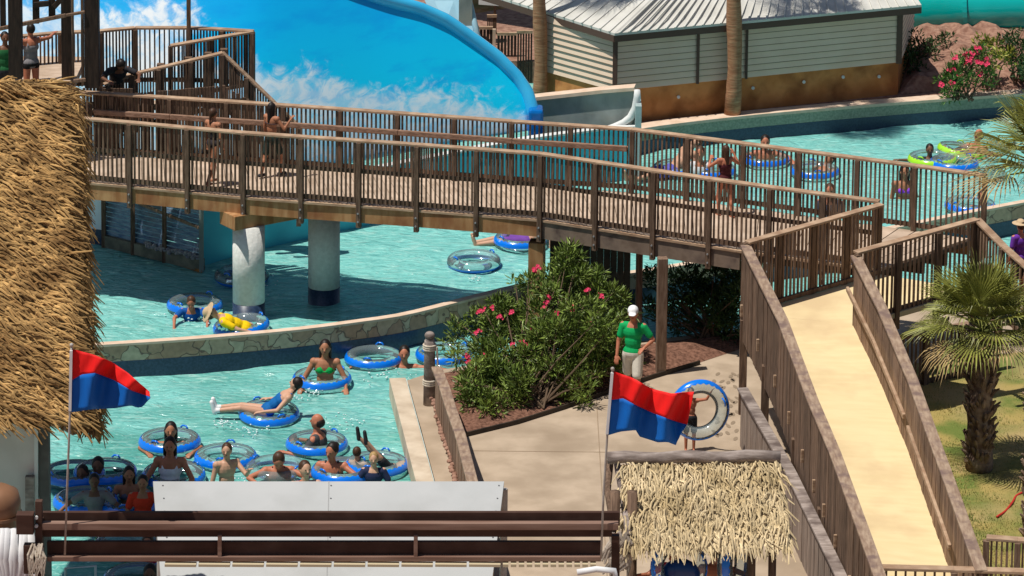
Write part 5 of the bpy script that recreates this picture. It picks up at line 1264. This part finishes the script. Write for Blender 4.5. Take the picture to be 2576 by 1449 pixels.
person('blond child in navy shirt and red shorts sitting on the edge of a tube', (940, 1205), 1138, yaw=180, sc=.78, hair=('short', 'y'), skin='f', top=('tee', (.015, .02, .06)), bottom=('shorts', (.55, .01, .02)), armL=((-.45, .1, -.85), (-.2, .3, -.9)), armR=((.5, .2, -.7), (.2, .5, -.8)), legL=SITL, legR=SITR, z0=.1)
person('swimmer in dark shoes lying on a tube with both feet raised', (985, 1182), None, yaw=100, torso=(0, -.9, .25), sc=.75, z0=.0, hair=('short', 'b'), skin='f', legL=((-.25, .5, .75), (0, .6, .8)), legR=((.3, .6, .6), (0, .6, .7)), bottom=('shorts', (.02, .02, .03)), extra='shoes')
# shaded group
tube(185, 1195, 'shaded blue tube at the left end of the group by the hut wall', .3); tube(265, 1190, 'shaded blue tube behind the tall silhouetted swimmer', .9); tube(215, 1262, 'shaded blue tube held by the child in the grey shirt', .2); tube(320, 1268, 'shaded blue tube beside the child in the orange red shirt', 1.2)
person('silhouetted swimmer with big dark hair behind the shaded group', (247, 1215), 1150, yaw=180, hair=('short', 'k'), skin='d', top=('tee', (.02, .02, .025)))
person('girl with long black hair in the shade left of the grey shirted child', (208, 1225), 1170, yaw=170, hair=('long', 'k'), skin='d', top=('suit', (.02, .02, .04)), sc=.9)
person('child in a grey shirt leaning over a shaded tube', (238, 1300), 1192, yaw=185, sc=.85, hair=('short', 'k'), skin='d', top=('tee', (.20, .18, .18)), armL=((-.7, .2, -.6), (-.2, .4, -.9)), armR=((.8, .2, -.4), (.6, .5, -.4)))
person('girl with long hair between the grey and the orange red shirts', (325, 1262), 1174, yaw=190, sc=.9, hair=('long', 'k'), skin='t', top=('bikini', (.1, .1, .15)), armL=((-.8, .3, -.5), (-.6, .6, -.3)), armR=((.5, .3, -.7), (.0, .8, -.3)))
person('child in an orange red shirt beside the left edge of the awning', (360, 1310), 1196, yaw=180, sc=.85, hair=('short', 'k'), skin='t', top=('tee', (.60, .035, .01)), armL=((-.6, .3, -.7), (-.6, .5, -.3)), armR=((.3, .1, -1), (.1, .4, -.8)))
tube(318, 1372, 'lime green tube seen between the two brown beams', .4, col='g'); person('swimmer in a magenta top seen between the brown beams', (372, 1412), 1345, yaw=180, sc=.9, hair=('short', 'b'), skin='r', top=('tee', (.45, .01, .04)))
tube(345, 1458, 'blue tube cut by the bottom edge below the brown beams', .4); person('dark haired swimmer cut by the bottom edge below the brown beams', (378, 1490), 1420, yaw=180, hair=('short', 'k'), skin='d', top=('tee', (.03, .04, .09)))
# middle water
tube(490, 768, 'blue tube around the boy in the blue shirt', .6)
person('boy in a blue rash shirt hanging his arms over a tube', (482, 800), 738, yaw=183, sc=.82, torso=(0, .3, 1), hair=('short', 'b'), skin='r', top=('tee', (.0, .07, .30)), armL=((-.5, .8, -.2), (0, .8, -.5)), armR=((.5, .8, -.2), (0, .8, -.5)), look=(0, 10))
tube(608, 693, 'empty tube in the shade half hidden by the white pier', .6, kind='under')
tube(1192, 657, 'lone empty clear tube drifting in the sunlit channel', .25, kind='under')
tube(1308, 606, 'blue tube with a rider just below the bridge beam', .2)
person('rider lying in the tube just below the bridge beam', (1325, 604), None, z0=.05, yaw=95, torso=(0, -.8, .45), hair=('short', 'b'), skin='f', legL=RECL, legR=RECR, bottom=('shorts', (.15, .05, .3)))
tube(607, 822, 'blue tube under the person in the straw hat', .2, tilt=(0, -.12), z=.06)
person('person in a straw hat and yellow shirt lying across a blue tube', (618, 826), None, z0=.12, yaw=-75, torso=(0, -.85, .42), hair=('hat', 'b'), skin='f', top=('tee', (.80, .52, .0)), legL=((-.1, .6, -.7), (0, .5, -1)), legR=((.1, .6, -.7), (0, .5, -1)), armL=((-.3, .6, -.3), (.1, .8, -.2)), armR=((.3, .6, -.3), (.1, .8, -.2)), sc=.9)
# upper pool
tube(1925, 402, 'blue tube around the swimmer facing the viewer in the far channel', .2)
person('swimmer facing the viewer in a tube above the bridge railing', (1924, 405), 340, yaw=180, hair=('short', 'k'), skin='r', armL=RIML, armR=RIMR, legL=RECL, legR=RECR)
tube(1705, 425, 'blue tube with a rider behind the railing left of the walking woman', .2); tube(1790, 430, 'small blue tube just left of the walking woman', .9)
person('rider reclining with legs toward the left behind the bridge railing', (1690, 428), None, z0=.12, yaw=120, torso=(0, -.7, .6), hair=('short', 'b'), skin='f', legL=RECL, legR=RECR, bottom=('shorts', (.1, .1, .4)))
person('swimmer in a white shirt behind the railing beside the walking woman', (1760, 450), 368, yaw=175, hair=('short', 'b'), skin='r', top=('tee', (.6, .58, .6)))
tube(2050, 432, 'blue tube right of the swimmer in the far channel', 1.3)
person('rider slumped low in the tube behind the bridge railing', (2050, 436), 400, z0=.06, yaw=140, torso=(0, -.6, .7), hair=('short', 'k'), skin='t', legL=RECL, legR=RECR)
tube(2345, 402, 'lime green tube around the child in the black shirt', .5, col='g'); tube(2418, 382, 'second lime tube nearest the palm fronds', 1.2, col='g', tilt=(.15, .1), z=.1); tube(2400, 412, 'blue tube tied in front of the two lime tubes', .3)
person('child in a black shirt holding on to two lime tubes', (2338, 408), 362, yaw=178, sc=.85, hair=('short', 'k'), skin='d', top=('tee', (.01, .01, .012)), armL=((-.8, .5, -.4), (-.3, .9, -.1)), armR=((.9, .3, .0), (.9, .3, .1)))
person('rider on the second lime tube partly behind the palm fronds', (2445, 390), 330, yaw=140, hair=('bald', 'b'), skin='r', torso=(0, -.3, .9), legL=RECL, legR=RECR, armR=((.6, .7, -.3), (.3, 1, 0)))
person('woman in a purple bikini standing behind the railing', (2274, 495), 415, yaw=185, hair=('long', 'k'), skin='t', top=('bikini', (.25, .05, .55)), bottom=('brief', (.25, .05, .55)))
person('person whose head shows just above the bridge railing post', (2086, 540), 462, yaw=175, hair=('short', 'b'), skin='r', top=('tee', (.05, .05, .08)))
tube(2440, 518, 'blue tube by the railing near the upper palm', .4); person('swimmer by the railing near the upper palm', (2470, 530), 478, yaw=170, hair=('short', 'b'), skin='r', top=('tee', (.04, .05, .12)))
# right edge
person('visitor in a purple shirt and pale hat at the right edge', (2562, 760), 553, yaw=30, z0=1.3, foot=True, hair=('hat', 'b'), skin='r', top=('tee', (.13, .03, .32)), bottom=('shorts', (.02, .02, .03)))
person('visitor in a red shirt cut by the right edge', (2590, 780), 590, yaw=60, z0=1.3, foot=True, hair=('short', 'k'), skin='t', top=('tee', (.55, .01, .03)))
# kiosk visitors
person('visitor in a red shirt under the kiosk carrying blue tubes', (1690, 1650), 1374, yaw=150, z0=.3, foot=True, hair=('short', 'k'), skin='r', top=('tee', (.50, .015, .03)), bottom=('shorts', (.03, .03, .05)), armR=((.6, .5, -.4), (.2, .8, .2)))
person('shirtless visitor under the kiosk seen from behind holding a clear tube', (1793, 1668), 1368, yaw=5, z0=.3, foot=True, hair=('short', 'b'), skin='r', bottom=('shorts', (.05, .08, .2)), armL=((-.6, .1, -.7), (-.3, .5, -.6)), armR=((.8, .2, -.4), (.4, .3, -.7)))
k_ = at(1740, 1650, .3); pz_ = atY(1708, 1428, 48.3); tube(0, 0, 'dark blue tube held upright below the kiosk roof', rz=.3, tilt=(rad(70), 0), loc=pz_, sc=.8); pass
tube(0, 0, 'clear tube with blue scallops held beside the shirtless visitor', rz=1.2, tilt=(rad(85), 0), loc=atY(1845, 1415, 48.6), sc=.95)
o = MB().ell(pz_ + V((0.02, -.02, -.1)), .27, .1, .24).build('folded_tube', mat('navy vinyl', (.0, .03, .16), rough=.3, coat=.4), smooth=True); tag(o, 'bundled dark blue vinyl in the arms of the visitor below the kiosk roof', 'tube bundle')
# upper left people
person('woman in a grey top and black bikini bottom in the timber pavilion', (75, 208), 66, yaw=25, z0=atY(75, 215, Yp + .9).z, loc=None, foot=True, hair=('short', 'k'), skin='r', top=('tank', (.2, .19, .2)), bottom=('brief', (.01, .01, .01)), armL=((-.7, .3, .3), (-.4, .6, .5)), armR=((.9, .3, .1), (.5, .6, .2))) if False else None
def platform_person(label, x, yhead, Yd, h, **kw):
    hd = atY(x, yhead, Yd); return person(label, (x, 0), None, loc=V((hd.x, Yd, 0)), z0=hd.z - .83 * kw.get('sc', 1), **{k: v for k, v in kw.items()})
platform_person('woman in a grey top and black bikini bottom in the timber pavilion', 77, 68, Yp + .5, 1.6, yaw=30, hair=('short', 'k'), skin='r', top=('tank', (.2, .19, .2)), bottom=('brief', (.01, .01, .01)), armL=((-.8, .3, .2), (-.6, .6, .3)), armR=((.9, .3, .0), (.6, .6, .1)), sc=.82)
platform_person('bather in dark and green clothes half hidden by the leftmost timber post', 12, 88, Yp + .4, 1.6, yaw=200, hair=('short', 'k'), skin='d', top=('vest', (.01, .10, .03)), bottom=('shorts', (.02, .02, .03)), sc=.8, armR=((.8, .3, .2), (.6, .5, .3)))
platform_person('dark haired person leaning with both arms on the stair railing', 290, 122, O3[0].y + .22, 1.6, yaw=200, torso=(0, .55, .8), hair=('long', 'k'), skin='d', top=('tee', (.02, .02, .03)), armL=((-.7, .6, -.3), (.3, .9, -.1)), armR=((.7, .6, -.3), (-.3, .9, -.1)), look=(0, 30), sc=.85)

rn = random.Random(41); mb = MB()
for i in range(34):
    x, y = rn.uniform(1795, 1860), rn.uniform(935, 1110); p = at(x, y, .3045); a = rn.uniform(-.5, .5)
    mb.f.append(tuple(range(len(mb.v), len(mb.v) + 8))); mb.v += [tuple(p + V((math.cos(k * .785 + .1) * .035 * math.cos(a) - math.sin(k * .785 + .1) * .09 * math.sin(a), math.cos(k * .785 + .1) * .035 * math.sin(a) + math.sin(k * .785 + .1) * .09 * math.cos(a), 0))) for k in range(8)]
tag(mb.build('footprints', mat('wet concrete', (.27, .205, .145), rough=.5)), 'wet footprints on the path right of the carried tube', 'footprints', kind='stuff')
rn = random.Random(31); mb = MB()
for (x, y, r_s, n_s) in ((790, 985, 12, 26), (640, 1080, 26, 30), (950, 935, 40, 40), (560, 1062, 14, 30), (500, 800, 22, 30), (1192, 700, 10, 16), (600, 1215, 30, 24), (870, 1060, 30, 20), (760, 1000, 18, 14), (2380, 425, 40, 30), (1980, 420, 50, 24), (660, 720, 40, 14)):
    for _ in range(n_s):
        p = at(x + rn.gauss(0, r_s), y + rn.gauss(0, r_s * .35), .03 + abs(rn.gauss(0, .03))); mb.ell(p, rn.uniform(.008, .022), rn.uniform(.008, .022), rn.uniform(.006, .014), None, 6, 4)
tag(mb.build('splash', mat('splash foam', (.75, .85, .85), rough=.3), smooth=True), 'small white splash drops scattered on the water around the swimmers', 'splash', kind='stuff')
# ---------------------------------------------------------------- small things at the bottom left
BN = thing('brown_bin', 'round shouldered brown plastic bin at the lower left edge', 'bin', atY(5, 1500, 45.2))
c_ = atY(-8, 1260, 45.3)
MB().tube([c_ + V((0, 0, z_)) for z_ in (-.9, -.17, -.16, .0, .12, .19, .21)], [.27, .27, .30, .30, .27, .15, .02], 28).build('bin_body', PLAST, BN, smooth=True)
MB().tube([c_ + V((0, 0, -.19)), c_ + V((0, 0, -.15))], .315, 28).build('bin_rim', PLAST, BN)
rn = random.Random(2)
WD = thing('white_drape', 'bunched white cloth hanging below the brown bin', 'cloth', atY(30, 1449, 44.9))
mb = MB()
for i in range(9):
    x = -6 + i * 12 + rn.uniform(-4, 4); a = atY(x, 1330 + (0 if i < 8 else 60), 44.9); b = atY(x + rn.uniform(-12, 12), 1530, 44.9); mb.tube([a, a.lerp(b, .35) + V((rn.uniform(-.05, .05), -.05, rn.uniform(-.05, .05))), a.lerp(b, .7) + V((rn.uniform(-.09, .09), -.02, 0)), b], [.04, .07, .05, .09], 9)
mb.build('folds', CLOTHW, WD, smooth=True)
RB = thing('rope_bundle', 'frayed pale rope bundle tied beneath the end of the beams', 'rope', atY(100, 1400, 44.6))
mb = MB()
for i in range(22):
    a = atY(78 + rn.uniform(0, 30), 1372 + rn.uniform(-6, 10), 44.55); b = atY(70 + rn.uniform(0, 48), 1440 + rn.uniform(-10, 20), 44.5); mb.tube([a, a.lerp(b, .4) + V((rn.uniform(-.05, .08), -.03, 0)), b], [.014, .013, .006], 5)
mb.build('strands', ROPE, RB)
LDR = thing('pool_ladder', 'white metal pool step rail standing in the water at the bottom edge', 'ladder', at(200, 1500, 0))
a, b = at(165, 1430, .5), at(240, 1424, .5); MB().tube([a - V((0, 0, .8)), a, b, b - V((0, 0, .8))], .022, 8).build('rail', WHITEP, LDR, smooth=True)
tag(MB().tube([atY(1452, 1440, 44.2), atY(1500, 1432, 44.2), atY(1545, 1436, 44.2), atY(1552, 1470, 44.2)], .04, 10).build('white_bar', CLOTHW, smooth=True), 'white curved bar at the bottom edge below the kiosk frond stubs', 'bar')
